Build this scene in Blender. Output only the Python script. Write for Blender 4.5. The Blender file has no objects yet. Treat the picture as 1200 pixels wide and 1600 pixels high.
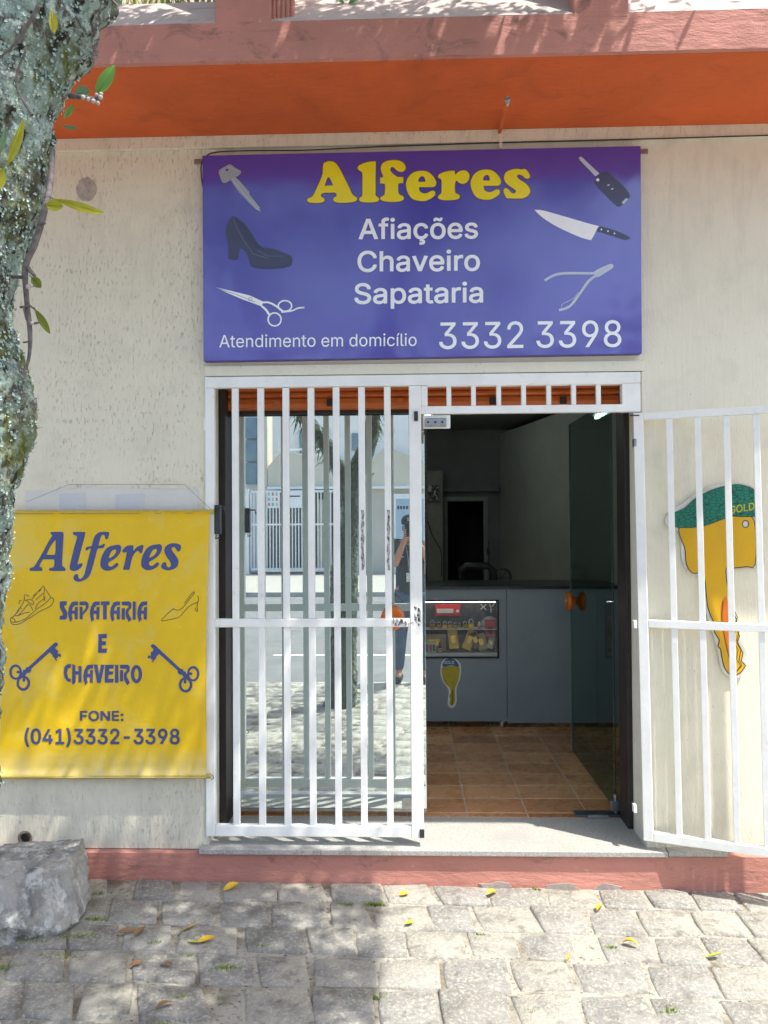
import bpy, bmesh, math, random
from mathutils import Vector, Matrix, noise
from mathutils.geometry import tessellate_polygon, delaunay_2d_cdt
R = math.radians
rnd = random.Random(7)
sc = bpy.context.scene
COL = sc.collection

# ------------------------------------------------------------------ camera
F = 1202.0                      # focal length in pixels of the 1200x1600 photograph
YAW, PITCH, ROLL = R(1.76), R(0.95), R(0.35)
CAM = Vector((0, 0, 1.62))
_f = Vector((-math.sin(YAW)*math.cos(PITCH), math.cos(YAW)*math.cos(PITCH), math.sin(PITCH)))
_r0 = Vector((math.cos(YAW), math.sin(YAW), 0)); _u0 = _r0.cross(_f)
_r = _r0*math.cos(ROLL) - _u0*math.sin(ROLL); _u = _u0*math.cos(ROLL) + _r0*math.sin(ROLL)
cd = bpy.data.cameras.new('camera'); cam = bpy.data.objects.new('camera', cd); COL.objects.link(cam)
cd.sensor_fit = 'VERTICAL'; cd.sensor_height = 24; cd.lens = 24*F/1600; cd.clip_start = 0.05; cd.clip_end = 400
M = Matrix((( _r.x, _u.x, -_f.x), (_r.y, _u.y, -_f.y), (_r.z, _u.z, -_f.z))).to_4x4(); M.translation = CAM
cam.matrix_world = M
sc.camera = cam
# ------------------------------------------------------------------ sky, sun, exposure
SUNV = Vector((0.34, -0.225, 0.85)).normalized()          # towards the sun
w = bpy.data.worlds.new('World'); sc.world = w; w.use_nodes = True
nt = w.node_tree; bg = nt.nodes['Background']
sky = nt.nodes.new('ShaderNodeTexSky'); sky.sky_type = 'NISHITA'; sky.sun_disc = False
sky.sun_elevation = math.asin(SUNV.z); sky.sun_rotation = math.atan2(SUNV.x, SUNV.y)
sky.dust_density = 2.5; sky.air_density = 1.0; sky.ozone_density = 1.0
nt.links.new(sky.outputs[0], bg.inputs[0]); bg.inputs[1].default_value = 0.15
sl = bpy.data.lights.new('sun', 'SUN'); sl.energy = 3.3; sl.angle = R(0.55); sl.color = (1, .96, .89)
so = bpy.data.objects.new('sun', sl); COL.objects.link(so)
so.rotation_euler = (-SUNV).to_track_quat('-Z', 'Y').to_euler(); so.location = (3, -3, 9)
sc.view_settings.view_transform = 'Standard'; sc.view_settings.look = 'None'; sc.view_settings.gamma = 1
sc.view_settings.use_curve_mapping = False
sc.view_settings.exposure = 1.22
try: sc.cycles.max_bounces = 10; sc.cycles.diffuse_bounces = 6; sc.cycles.glossy_bounces = 5; sc.cycles.transparent_max_bounces = 12
except Exception: pass

# ------------------------------------------------------------------ helpers
def ray(px, py):
    return _f + _r*((px-600)/F) - _u*((py-800)/F)
def W(px, py, Y):                       # the point at depth Y seen at a pixel
    d = ray(px, py); return CAM + d*(Y/d.y)
def V(X, px_y):                         # small shorthand
    return Vector((X, px_y))

class MB:
    def __init__(s): s.v = []; s.f = []
    def add(s, vs, fs):
        n = len(s.v); s.v += [Vector(p) for p in vs]; s.f += [tuple(i+n for i in f) for f in fs]; return s
    def box(s, x0, x1, y0, y1, z0, z1, bev=0.0):
        if bev <= 0:
            return s.add([(x, y, z) for x in (x0, x1) for y in (y0, y1) for z in (z0, z1)],
                  [(0,1,3,2), (4,6,7,5), (0,4,5,1), (2,3,7,6), (0,2,6,4), (1,5,7,3)])
        bm = bmesh.new(); bmesh.ops.create_cube(bm, size=1)
        for v in bm.verts: v.co = Vector(((x0+x1)/2+v.co.x*(x1-x0), (y0+y1)/2+v.co.y*(y1-y0), (z0+z1)/2+v.co.z*(z1-z0)))
        bmesh.ops.bevel(bm, geom=bm.edges[:], offset=bev, segments=2, affect='EDGES', profile=.5)
        return s.bm(bm)
    def bm(s, bm):
        bm.verts.index_update(); s.add([v.co.copy() for v in bm.verts], [[v.index for v in f.verts] for f in bm.faces]); bm.free(); return s
    def obox(s, o, ux, uy, uz, a, b, c, bev=0.0):     # oriented box from corner-centre o, half sizes a,b,c
        m = MB().box(-a, a, -b, b, -c, c, bev)
        return s.add([Vector(o)+ux*p.x+uy*p.y+uz*p.z for p in m.v], m.f)
    def tube(s, pts, rs, n=10, cap=True, closed=False):
        pts = [Vector(p) for p in pts]
        if not hasattr(rs, '__len__'): rs = [rs]*len(pts)
        base = len(s.v); prev = None; k = len(pts)
        for i, p in enumerate(pts):
            if closed: t = pts[(i+1) % k]-pts[i-1]
            else: t = (pts[min(i+1, k-1)]-pts[max(i-1, 0)])
            t.normalize()
            if prev is None:
                a = Vector((0, 0, 1)) if abs(t.z) < .9 else Vector((1, 0, 0)); prev = t.cross(a).normalized()
            prev = (prev - t*prev.dot(t)).normalized(); b = t.cross(prev)
            for j in range(n):
                an = 2*math.pi*j/n; s.v.append(p + (prev*math.cos(an)+b*math.sin(an))*rs[i])
        for i in range(k if closed else k-1):
            i2 = (i+1) % k
            for j in range(n):
                j2 = (j+1) % n; s.f.append((base+i*n+j, base+i*n+j2, base+i2*n+j2, base+i2*n+j))
        if cap and not closed:
            s.f.append(tuple(base+j for j in range(n))[::-1]); s.f.append(tuple(base+(k-1)*n+j for j in range(n)))
        return s
    def lathe(s, o, ax, prof, n=20):                  # prof: (distance along axis, radius)
        ax = Vector(ax).normalized(); a = Vector((0, 0, 1)) if abs(ax.z) < .9 else Vector((1, 0, 0))
        u = ax.cross(a).normalized(); vv = ax.cross(u); base = len(s.v)
        for d, r in prof:
            for j in range(n):
                an = 2*math.pi*j/n; s.v.append(Vector(o)+ax*d+(u*math.cos(an)+vv*math.sin(an))*r)
        for i in range(len(prof)-1):
            for j in range(n):
                j2 = (j+1) % n; s.f.append((base+i*n+j, base+i*n+j2, base+(i+1)*n+j2, base+(i+1)*n+j))
        s.f.append(tuple(base+j for j in range(n))[::-1]); s.f.append(tuple(base+(len(prof)-1)*n+j for j in range(n)))
        return s
    def grid(s, fn, nu, nv):
        base = len(s.v)
        for i in range(nu+1):
            for j in range(nv+1): s.v.append(Vector(fn(i/nu, j/nv)))
        for i in range(nu):
            for j in range(nv):
                a = base+i*(nv+1)+j; s.f.append((a, a+nv+1, a+nv+2, a+1))
        return s
    def poly(s, loops):                               # planar polygon with holes (3d points)
        loops = [[Vector(p) for p in l] for l in loops]
        tris = tessellate_polygon(loops); flat = [p for l in loops for p in l]
        return s.add(flat, [tuple(t) for t in tris])
    def prism(s, loop, d):                            # extrude a planar 3d loop by vector d
        d = Vector(d); n = len(loop); loop = [Vector(p) for p in loop]
        tris = tessellate_polygon([loop])
        s.add(loop+[p+d for p in loop], [tuple(t) for t in tris]+[tuple(i+n for i in t) for t in tris]+[(i, (i+1) % n, (i+1) % n+n, i+n) for i in range(n)])
        return s
    def build(s, name, mat, parent=None, smooth=False, fixn=True):
        me = bpy.data.meshes.new(name); me.from_pydata([tuple(p) for p in s.v], [], s.f)
        if fixn:
            bm = bmesh.new(); bm.from_mesh(me); bmesh.ops.recalc_face_normals(bm, faces=bm.faces); bm.to_mesh(me); bm.free()
        me.materials.append(mat)
        if smooth:
            for p in me.polygons: p.use_smooth = True
        o = bpy.data.objects.new(name, me); COL.objects.link(o)
        if parent is not None: o.parent = parent
        return o

def tag(o, label=None, cat=None, group=None, kind=None):
    if label: o['label'] = label
    if cat: o['category'] = cat
    if group: o['group'] = group
    if kind: o['kind'] = kind
    return o
def thing(name, label, cat, group=None):
    o = bpy.data.objects.new(name, None); COL.objects.link(o); o.empty_display_size = .1
    return tag(o, label, cat, group)
def cr(pts, k=5, closed=True):
    """Catmull-Rom through (x, y) points; a point (x, y, 1) is a sharp corner."""
    n = len(pts); out = []
    for i in range(n if closed else n-1):
        g = lambda j: pts[j % n] if closed else pts[max(0, min(n-1, j))]
        p0, p1, p2, p3 = g(i-1), g(i), g(i+1), g(i+2)
        if len(p1) > 2: p0 = p1
        if len(p2) > 2: p3 = p2
        for s_ in range(k):
            t = s_/k
            out.append(tuple(.5*((2*p1[a])+(-p0[a]+p2[a])*t+(2*p0[a]-5*p1[a]+4*p2[a]-p3[a])*t*t+(-p0[a]+3*p1[a]-3*p2[a]+p3[a])*t**3) for a in (0, 1)))
    if not closed: out.append(tuple(pts[-1][:2]))
    return out
def area(l): return sum(l[i-1][0]*l[i][1]-l[i][0]*l[i-1][1] for i in range(len(l)))/2
def offs(l, d):                                       # grow a closed 2d loop by d (positive = outwards)
    n = len(l); s_ = 1 if area(l) > 0 else -1; out = []
    for i in range(n):
        a = Vector(l[i-1]); b = Vector(l[i]); c = Vector(l[(i+1) % n])
        t = (c-a)
        if t.length < 1e-9: t = (b-a)
        t.normalize(); out.append((b.x+t.y*d*s_, b.y-t.x*d*s_))
    return out
def ribbon(pts, wd, closed=False):                    # 2d polyline -> list of quads
    pts = [Vector(p[:2]) for p in pts]; n = len(pts); L = []; Rr = []
    for i, p in enumerate(pts):
        t = (pts[(i+1) % n]-pts[i-1]) if closed else (pts[min(i+1, n-1)]-pts[max(i-1, 0)])
        t.normalize(); nn = Vector((-t.y, t.x))*wd/2; L.append(p+nn); Rr.append(p-nn)
    return L, Rr
def ell(cx, cy, rx, ry=None, n=24, rot=0):
    ry = ry or rx
    return [(cx+rx*math.cos(a)*math.cos(rot)-ry*math.sin(a)*math.sin(rot), cy+rx*math.cos(a)*math.sin(rot)+ry*math.sin(a)*math.cos(rot)) for a in [2*math.pi*i/n for i in range(n)]]
class Print:
    """Flat print: shapes given in photograph pixels, laid on the plane where the sign stands."""
    def __init__(s, Y, org=(0, 0), sca=1.0, bend=None): s.Y = Y; s.o = org; s.s = sca; s.mb = MB(); s.lift = 0; s.bend = bend
    def P(s, p):
        q = W(s.o[0]+p[0]/s.s, s.o[1]+p[1]/s.s, s.Y-s.lift)
        if s.bend: q.y += s.bend(q.x, q.z)
        return q
    def fill(s, *loops):
        s.mb.poly([[s.P(p) for p in l] for l in loops]); s.lift += .00002; return s
    def line(s, pts, wd, closed=False):
        L, Rr = ribbon(pts, wd, closed); n = len(L)
        s.mb.add([s.P(p) for p in L+Rr], [(i, (i+1) % n, n+(i+1) % n, n+i) for i in range(n if closed else n-1)]); s.lift += .00002; return s
    def build(s, name, mat, parent): return s.mb.build(name, mat, parent, fixn=False)

try:    # the grotesque that ships with Blender itself
    import os
    FONT = bpy.data.fonts.load(os.path.join(bpy.utils.resource_path('LOCAL'), 'datafiles', 'fonts', 'Inter.woff2'))
except Exception: FONT = None
def _inside(p, l):
    c_ = False
    for i in range(len(l)):
        (x1, y1), (x2, y2) = l[i-1], l[i]
        if (y1 > p[1]) != (y2 > p[1]) and p[0] < (x2-x1)*(p[1]-y1)/(y2-y1)+x1: c_ = not c_
    return c_
def text_loops(txt):
    """Contours of a line of text: a list of (outer, [holes]); overlapping contours stay separate fills."""
    cu = bpy.data.curves.new('lettering', 'FONT'); cu.body = txt; cu.size = 1
    if FONT: cu.font = FONT
    o = bpy.data.objects.new('lettering', cu); COL.objects.link(o); bpy.context.view_layer.update()
    c2 = o.to_curve(bpy.context.evaluated_depsgraph_get()); loops = []
    for sp in c2.splines:
        bp_ = sp.bezier_points; n = len(bp_); l = []
        for i in range(n):
            p0, p1 = bp_[i], bp_[(i+1) % n]; A, B, C_, D_ = p0.co, p0.handle_right, p1.handle_left, p1.co
            st = abs((B-A).cross(D_-A).length)+abs((C_-A).cross(D_-A).length) < 1e-6; k = 1 if st else 6
            for j in range(k):
                t = j/k; q = A*(1-t)**3+B*3*t*(1-t)**2+C_*3*t*t*(1-t)+D_*t**3
                if not l or (Vector(l[-1])-Vector((q.x, q.y))).length > 1e-4: l.append((q.x, q.y))
        if len(l) > 2: loops.append(l)
    o.to_curve_clear(); bpy.data.objects.remove(o); bpy.data.curves.remove(cu)
    big = max(loops, key=lambda l: abs(area(l))); sg = 1 if area(big) > 0 else -1
    outs = [l for l in loops if area(l)*sg > 0]; holes = [l for l in loops if area(l)*sg <= 0]; res = [(l, []) for l in outs]
    for h in holes:
        c_ = [r_ for r_ in res if _inside(h[0], r_[0])]
        if c_: min(c_, key=lambda r_: abs(area(r_[0])))[1].append(h)
    return res
CAPH = None
def text(name, txt, x0, x1, ybase, ytop, Y, mat, parent, bold=0.0, shear=0.0, slope=0.0, bend=None, lift=0):
    """Lettering fitted between photo columns x0..x1, baseline ybase and cap line ytop; bold is in photo pixels."""
    global CAPH
    if CAPH is None: CAPH = max(p[1] for p in text_loops('H')[0][0])
    res = text_loops(txt); allp = [p for l, h in res for p in l]; mn = min(p[0] for p in allp); mx = max(p[0] for p in allp)
    def m(l): return [(x0+bold+(p[0]-mn)/(mx-mn)*(x1-x0-2*bold), ybase-bold-(p[1]/CAPH)*(ybase-ytop-2*bold)+slope*((p[0]-mn)/(mx-mn)*(x1-x0))) for p in l]
    pr_ = Print(Y-lift, (0, 0), 1, bend)
    L = []
    for l, hs_ in res: L.append(offs(m(l), bold)); L += [offs(m(h), -bold) for h in hs_]
    vs = []; es = []
    for l in L:
        n0 = len(vs); vs += [Vector(p) for p in l]; es += [(n0+i, n0+(i+1) % len(l)) for i in range(len(l))]
    ov, oe, of = delaunay_2d_cdt(vs, es, [], 0, 1e-5)[:3]; keep = []
    for f in of:
        c_ = (ov[f[0]]+ov[f[1]]+ov[f[2]])/3; wn = 0
        for l in L:
            for i in range(len(l)):
                (x1, y1), (x2, y2) = l[i-1], l[i]
                if (y1 <= c_.y) != (y2 <= c_.y):
                    xx = (x2-x1)*(c_.y-y1)/(y2-y1)+x1
                    if xx > c_.x: wn += 1 if y2 > y1 else -1
        if wn: keep.append(tuple(f))
    pr_.mb.add([pr_.P(p) for p in ov], keep)
    return pr_.build(name, mat, parent)

# ------------------------------------------------------------------ materials
class Mat:
    def __init__(s, name, rough=.6, **kw):
        s.m = bpy.data.materials.new(name); s.m.use_nodes = True; s.t = s.m.node_tree; s.N = s.t.nodes; s.L = s.t.links
        s.b = s.N['Principled BSDF']; s.b.inputs['Roughness'].default_value = rough
        for k, v in kw.items(): s.b.inputs[k].default_value = v
        s.tc = s.N.new('ShaderNodeTexCoord'); s.h = None
    def co(s, scale=(1, 1, 1), kind='Object'):
        m = s.N.new('ShaderNodeMapping'); m.inputs['Scale'].default_value = scale; s.L.new(s.tc.outputs[kind], m.inputs[0]); return m.outputs[0]
    def noise(s, scale, detail=6, rough=.6, stretch=(1, 1, 1), dist=0):
        n = s.N.new('ShaderNodeTexNoise'); n.inputs['Scale'].default_value = scale; n.inputs['Detail'].default_value = detail
        n.inputs['Roughness'].default_value = rough; n.inputs['Distortion'].default_value = dist; s.L.new(s.co(stretch), n.inputs['Vector']); return n.outputs[0]
    def vor(s, scale, feat='F1', stretch=(1, 1, 1), out=0, rand=1):
        n = s.N.new('ShaderNodeTexVoronoi'); n.feature = feat; n.inputs['Scale'].default_value = scale; n.inputs['Randomness'].default_value = rand
        s.L.new(s.co(stretch), n.inputs['Vector']); return n.outputs[out]
    def ramp(s, src, lo, hi, a=0., b=1.):
        n = s.N.new('ShaderNodeMapRange'); n.inputs[1].default_value = lo; n.inputs[2].default_value = hi; n.inputs[3].default_value = a; n.inputs[4].default_value = b
        s.L.new(src, n.inputs[0]); return n.outputs[0]
    def mix(s, a, b, fac, mode='MIX'):
        n = s.N.new('ShaderNodeMix'); n.data_type = 'RGBA'; n.blend_type = mode
        for i, x in ((6, a), (7, b)):
            if isinstance(x, (tuple, list)): n.inputs[i].default_value = (*x[:3], 1)
            else: s.L.new(x, n.inputs[i])
        if isinstance(fac, (int, float)): n.inputs[0].default_value = fac
        else: s.L.new(fac, n.inputs[0])
        return n.outputs[2]
    def math(s, op, a, b=0.):
        n = s.N.new('ShaderNodeMath'); n.operation = op
        for i, x in ((0, a), (1, b)):
            if isinstance(x, (int, float)): n.inputs[i].default_value = x
            else: s.L.new(x, n.inputs[i])
        return n.outputs[0]
    def rand(s):
        return s.N.new('ShaderNodeObjectInfo').outputs['Random']
    def col(s, x):
        if isinstance(x, (tuple, list)): s.b.inputs['Base Color'].default_value = (*x[:3], 1)
        else: s.L.new(x, s.b.inputs['Base Color'])
        return s
    def rough(s, x): s.L.new(x, s.b.inputs['Roughness']); return s
    def bump(s, h, dist=.005, strength=1.):
        n = s.N.new('ShaderNodeBump'); n.inputs['Distance'].default_value = dist; n.inputs['Strength'].default_value = strength
        s.L.new(h, n.inputs['Height'])
        if s.h: s.L.new(s.h, n.inputs['Normal'])
        s.h = n.outputs[0]; s.L.new(s.h, s.b.inputs['Normal']); return s
def simple(name, c, c2=None, rough=.6, sc_=20, bump=0.0, bs=60, lo=.35, hi=.65, stretch=(1, 1, 1), **kw):
    m = Mat(name, rough, **kw)
    c2 = c2 or tuple(x*.82 for x in c)
    m.col(m.mix(c, c2, m.ramp(m.noise(sc_, stretch=stretch), lo, hi)))
    if bump: m.bump(m.noise(bs, stretch=stretch), bump)
    return m.m

def plaster(name, c, c2, streak=1.0, fleck=.62):
    m = Mat(name, .85)
    base = m.mix(c, c2, m.ramp(m.noise(1.6, 5), .35, .7))
    base = m.mix(base, tuple(x*.86 for x in c), m.ramp(m.noise(9, 6), .5, .8))
    st = m.noise(55, 4, .7, (1, 1, .16)); fl = m.noise(110, 3, .6, (1, 1, .3)); rg = m.noise(3.5, 4)
    f = m.math('MULTIPLY', m.ramp(fl, fleck, fleck+.08), m.ramp(rg, .35, .6))
    base = m.mix(base, (.30, .26, .20), m.math('MULTIPLY', f, .40))
    sp = m.N.new('ShaderNodeSeparateXYZ'); m.L.new(m.tc.outputs['Object'], sp.inputs[0])
    base = m.mix(base, (.50, .46, .36), m.math('MULTIPLY', m.ramp(sp.outputs[2], .75, .15), m.ramp(m.noise(5, 6, .65, (1.6, 1, .5)), .42, .68, 0, .8)))
    base = m.mix(base, (.46, .40, .30), m.math('MULTIPLY', m.ramp(sp.outputs[2], 2.5, 3.5), m.ramp(m.noise(4.5, 7, .7, (2.2, 1, .35)), .52, .75, 0, .7)))
    base = m.mix(base, (.20, .19, .16), m.ramp(m.noise(16, 7, .75), .70, .76, 0, .8))
    m.col(base)
    m.bump(st, .004*streak); m.bump(m.noise(160, 3, .6), .0015)
    m.bump(f, -.002)
    return m.m
M_wall = plaster('cream_plaster', (.82, .77, .60), (.77, .72, .56), 1.5, .575)
M_wall_s = plaster('cream_plaster_smooth', (.83, .79, .63), (.78, .74, .59), 1.0, .64)
M_reveal = plaster('cream_reveal', (.78, .73, .62), (.7, .65, .55), .3, .68)
def painted(name, c, stain=(.1, .07, .06), amt=.5, worn=None, zs=None):
    m = Mat(name, .8)
    b = m.mix(c, tuple(x*.78 for x in c), m.ramp(m.noise(2.2, 6), .35, .7))
    b = m.mix(b, stain, m.math('MULTIPLY', m.ramp(m.noise(5, 8, .7, (1, 1, 1.6), 1.0), .56, .75), amt))
    if worn: b = m.mix(b, worn, m.ramp(m.noise(26, 8, .7), .62, .7))
    if zs:
        sp = m.N.new('ShaderNodeSeparateXYZ'); m.L.new(m.tc.outputs['Object'], sp.inputs[0]); b = m.mix(b, (.12, .045, .04), m.math('MULTIPLY', m.ramp(sp.outputs[2], zs[0], zs[1]), m.ramp(m.noise(6, 7, .7, (.6, 1, 2), .5), .50, .60, 0, .85)))
    m.col(b); m.bump(m.noise(38, 6, .65, (.35, 1, 1)), .006); m.bump(m.noise(190, 3), .001); return m.m
M_plinth = painted('pink_plinth_paint', (.56, .245, .185), (.10, .06, .05), .7, (.62, .36, .30))
M_fascia = painted('pink_balcony_paint', (.60, .26, .205), (.08, .05, .045), .8, (.66, .40, .33))
M_ledge = painted('weathered_ledge_paint', (.56, .47, .43), (.12, .1, .09), .7, (.72, .66, .6))
M_soffit = painted('orange_soffit_paint', (.70, .13, .026), (.34, .07, .02), .6, None)
M_white = simple('white_gate_enamel', (.86, .88, .88), (.74, .76, .75), .33, 9, .0006, 40)
_m = Mat('white_gate_enamel_worn', .35); _b = _m.mix((.90, .90, .85), (.80, .80, .75), _m.ramp(_m.noise(7, 5), .4, .75))
_b = _m.mix(_b, (.55, .50, .42), _m.math('MULTIPLY', _m.ramp(_m.noise(11, 7, .75), .60, .72), .5)); _b = _m.mix(_b, (.24, .12, .06), _m.ramp(_m.noise(48, 6, .7), .715, .74))
_m.col(_b); _m.bump(_m.noise(30, 4), .0012); _m.bump(_m.noise(140, 3), .0004); M_white = _m.m
M_chip = simple('bare_dark_metal', (.05, .045, .04), (.55, .55, .54), .6, 90, 0)
M_brown = simple('dark_brown_frame_paint', (.034, .026, .025), (.022, .016, .015), .45, 12)
M_steel = simple('brushed_steel', (.42, .43, .42), (.3, .31, .3), .35, 30, Metallic=.9)
M_dark = simple('black_rubber', (.02, .02, .021), (.03, .03, .03), .6, 30)
def granite(name, a, b, c, sc_=140):
    m = Mat(name, .5)
    x = m.mix(a, b, m.ramp(m.noise(sc_, 3, .7), .42, .6)); x = m.mix(x, c, m.ramp(m.noise(sc_*1.6, 2, .6), .62, .68)); x = m.mix(x, tuple(q*.7 for q in a), m.ramp(m.noise(4, 5), .5, .75))
    m.col(x); return m.m
M_granite = granite('speckled_granite', (.47, .455, .41), (.32, .31, .28), (.08, .08, .08))
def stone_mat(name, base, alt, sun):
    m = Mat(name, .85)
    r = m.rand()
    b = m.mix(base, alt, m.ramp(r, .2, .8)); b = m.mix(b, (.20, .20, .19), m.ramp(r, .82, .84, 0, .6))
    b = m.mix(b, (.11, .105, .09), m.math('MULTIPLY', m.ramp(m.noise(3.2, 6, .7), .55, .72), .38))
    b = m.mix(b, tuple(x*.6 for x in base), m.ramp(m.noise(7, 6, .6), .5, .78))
    b = m.mix(b, sun, m.ramp(m.noise(70, 4, .75), .5, .66))  # third colour is a cream aggregate fleck, scattered over every stone by noise
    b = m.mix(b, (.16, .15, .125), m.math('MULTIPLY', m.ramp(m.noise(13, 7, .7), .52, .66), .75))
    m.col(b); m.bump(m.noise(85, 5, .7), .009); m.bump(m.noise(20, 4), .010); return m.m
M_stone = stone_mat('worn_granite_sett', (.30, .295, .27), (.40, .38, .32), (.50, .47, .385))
M_mortar = Mat('sandy_mortar', .95); _m = M_mortar
_m.col(_m.mix(_m.mix((.38, .36, .30), (.17, .145, .105), _m.ramp(_m.noise(5, 7, .65), .46, .64)), (.07, .06, .045), _m.ramp(_m.noise(60, 4), .56, .7)))
_m.bump(_m.noise(90, 5, .7), .006); M_mortar = _m.m
M_asphalt = simple('sunned_asphalt', (.17, .17, .165), (.13, .13, .125), .9, 3, .003, 120)
M_vinyl = Mat('purple_vinyl', .2); _m = M_vinyl
_m.col(_m.mix((.058, .044, .35), (.076, .058, .41), _m.ramp(_m.noise(2.4, 3), .3, .7)))
_m.b.inputs['IOR'].default_value = 1.7; _m.b.inputs['Coat Weight'].default_value = 1; _m.b.inputs['Coat IOR'].default_value = 1.55; _m.b.inputs['Coat Roughness'].default_value = .12
_m.bump(_m.noise(150, 2, .5, (1, 1, .02)), .0006, .6); _m.bump(_m.noise(3.0, 3), .004, .5); M_vinyl = _m.m
def ink(name, c, rough=.3, ior=1.6): return simple(name, c, tuple(x*.93 for x in c), rough, 12, IOR=ior)
I_yel = ink('yellow_ink', (.88, .74, .01)); I_red = ink('dark_red_ink', (.16, .02, .03)); I_white = ink('white_ink', (.94, .96, .96)); I_navy = ink('navy_ink', (.055, .075, .24), .6)
I_navyd = ink('dark_outline_ink', (.02, .018, .06), .6); I_grey = ink('grey_ink', (.34, .38, .42)); I_lgrey = ink('pale_silver_ink', (.55, .60, .68)); I_shoe = ink('slate_ink', (.055, .06, .12)); I_shoed = ink('dark_slate_ink', (.045, .05, .11)); I_shoel = ink('light_slate_ink', (.15, .18, .28)); I_black = ink('black_ink', (.02, .02, .02), .5)
I_pale = ink('faded_cream_ink', (.72, .58, .22), .7)
M_cloth = Mat('yellow_banner_vinyl', .5); _m = M_cloth
_c = _m.mix((.84, .55, .003), (.76, .48, .01), _m.ramp(_m.noise(1.8, 4), .35, .7))
_sep = _m.N.new('ShaderNodeSeparateXYZ'); _m.L.new(_m.tc.outputs['Object'], _sep.inputs[0])
_low = _m.math('MULTIPLY', _m.ramp(_sep.outputs[2], .62, .50), _m.ramp(_m.noise(14, 5, .6, (2.5, 1, .4)), .3, .62, .35, 1.))
_c = _m.mix(_c, (.70, .58, .24), _low)
_c = _m.mix(_c, (.72, .56, .14), _m.math('MULTIPLY', _m.ramp(_m.noise(4.5, 4, .6, dist=.6), .52, .7), .6))
_c = _m.mix(_c, (.80, .70, .25), _m.math('MULTIPLY', _m.ramp(_m.noise(60, 4, .7), .66, .7), .5))
_m.col(_c); _m.bump(_m.noise(300, 2), .0004); _m.bump(_m.noise(5, 3, .5, (1, 1, 2.0), .4), .006, .6); M_cloth = _m.m
def glassmat(name, refl, tint, fac, rough=0.0, dust=0):
    m = bpy.data.materials.new(name); m.use_nodes = True; t = m.node_tree; t.nodes.clear()
    o = t.nodes.new('ShaderNodeOutputMaterial'); mx = t.nodes.new('ShaderNodeMixShader'); g = t.nodes.new('ShaderNodeBsdfGlossy'); tr = t.nodes.new('ShaderNodeBsdfTransparent')
    if dust:
        df = t.nodes.new('ShaderNodeBsdfDiffuse'); df.inputs[0].default_value = (.72, .80, .80, 1); m2 = t.nodes.new('ShaderNodeMixShader'); m2.inputs[0].default_value = dust
        t.links.new(mx.outputs[0], m2.inputs[1]); t.links.new(df.outputs[0], m2.inputs[2])
    g.inputs['Color'].default_value = (*refl, 1); g.inputs['Roughness'].default_value = rough; tr.inputs[0].default_value = (*tint, 1); mx.inputs[0].default_value = fac
    t.links.new(tr.outputs[0], mx.inputs[1]); t.links.new(g.outputs[0], mx.inputs[2]); t.links.new((m2 if dust else mx).outputs[0], o.inputs[0]); return m
M_glass = glassmat('reflective_tinted_glass', (.90, 1, .99), (.6, .72, .72), .90, 0.0, .075)
M_glass2 = glassmat('tinted_door_glass', (.7, .85, .84), (.64, .70, .68), .13)
M_amber = Mat('amber_resin', .12).col((.66, .15, .01)).m
YF, YG = 3.50, 3.83           # facade plane, plane of the glass
XL, XR = -.917, 1.062         # door opening
ZS = .17                      # door sill and shop floor
zt = W(660, 583, YF).z        # head of the opening
zsof = W(650, 208, YF).z      # soffit of the balcony
ga = W(270, 1375, YF-.03).z; gb = W(1200, 1394, YF-.03).z
xa = W(270, 1375, YF-.03).x; xb = W(1200, 1394, YF-.03).x
def gz(x): return ga+(gb-ga)*(max(-4, min(4, x))-xa)/(xb-xa)
print('levels', zt, zsof, ga, gb)

# ================================================================== ground of the street
def ground_sheet(name, x0, x1, y0, y1, z, mat, nx=2, ny=2, amp=0.):
    return tag(MB().grid(lambda u, v: (x0+(x1-x0)*u, y0+(y1-y0)*v, (z(x0+(x1-x0)*u) if callable(z) else z)+amp*noise.noise(Vector((u*60, v*40, 1)))), nx, ny).build(name, mat, fixn=False), kind='structure')
ground_sheet('ground', -90, 90, -100, 60, -.20, M_asphalt)
ground_sheet('road', -60, 60, -10.95, -.17, -.115, M_asphalt)
walk = ground_sheet('sidewalk', -14, 14, -.16, YF-.02, lambda x: gz(x)-.0035, M_mortar, 90, 40, .006)
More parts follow.
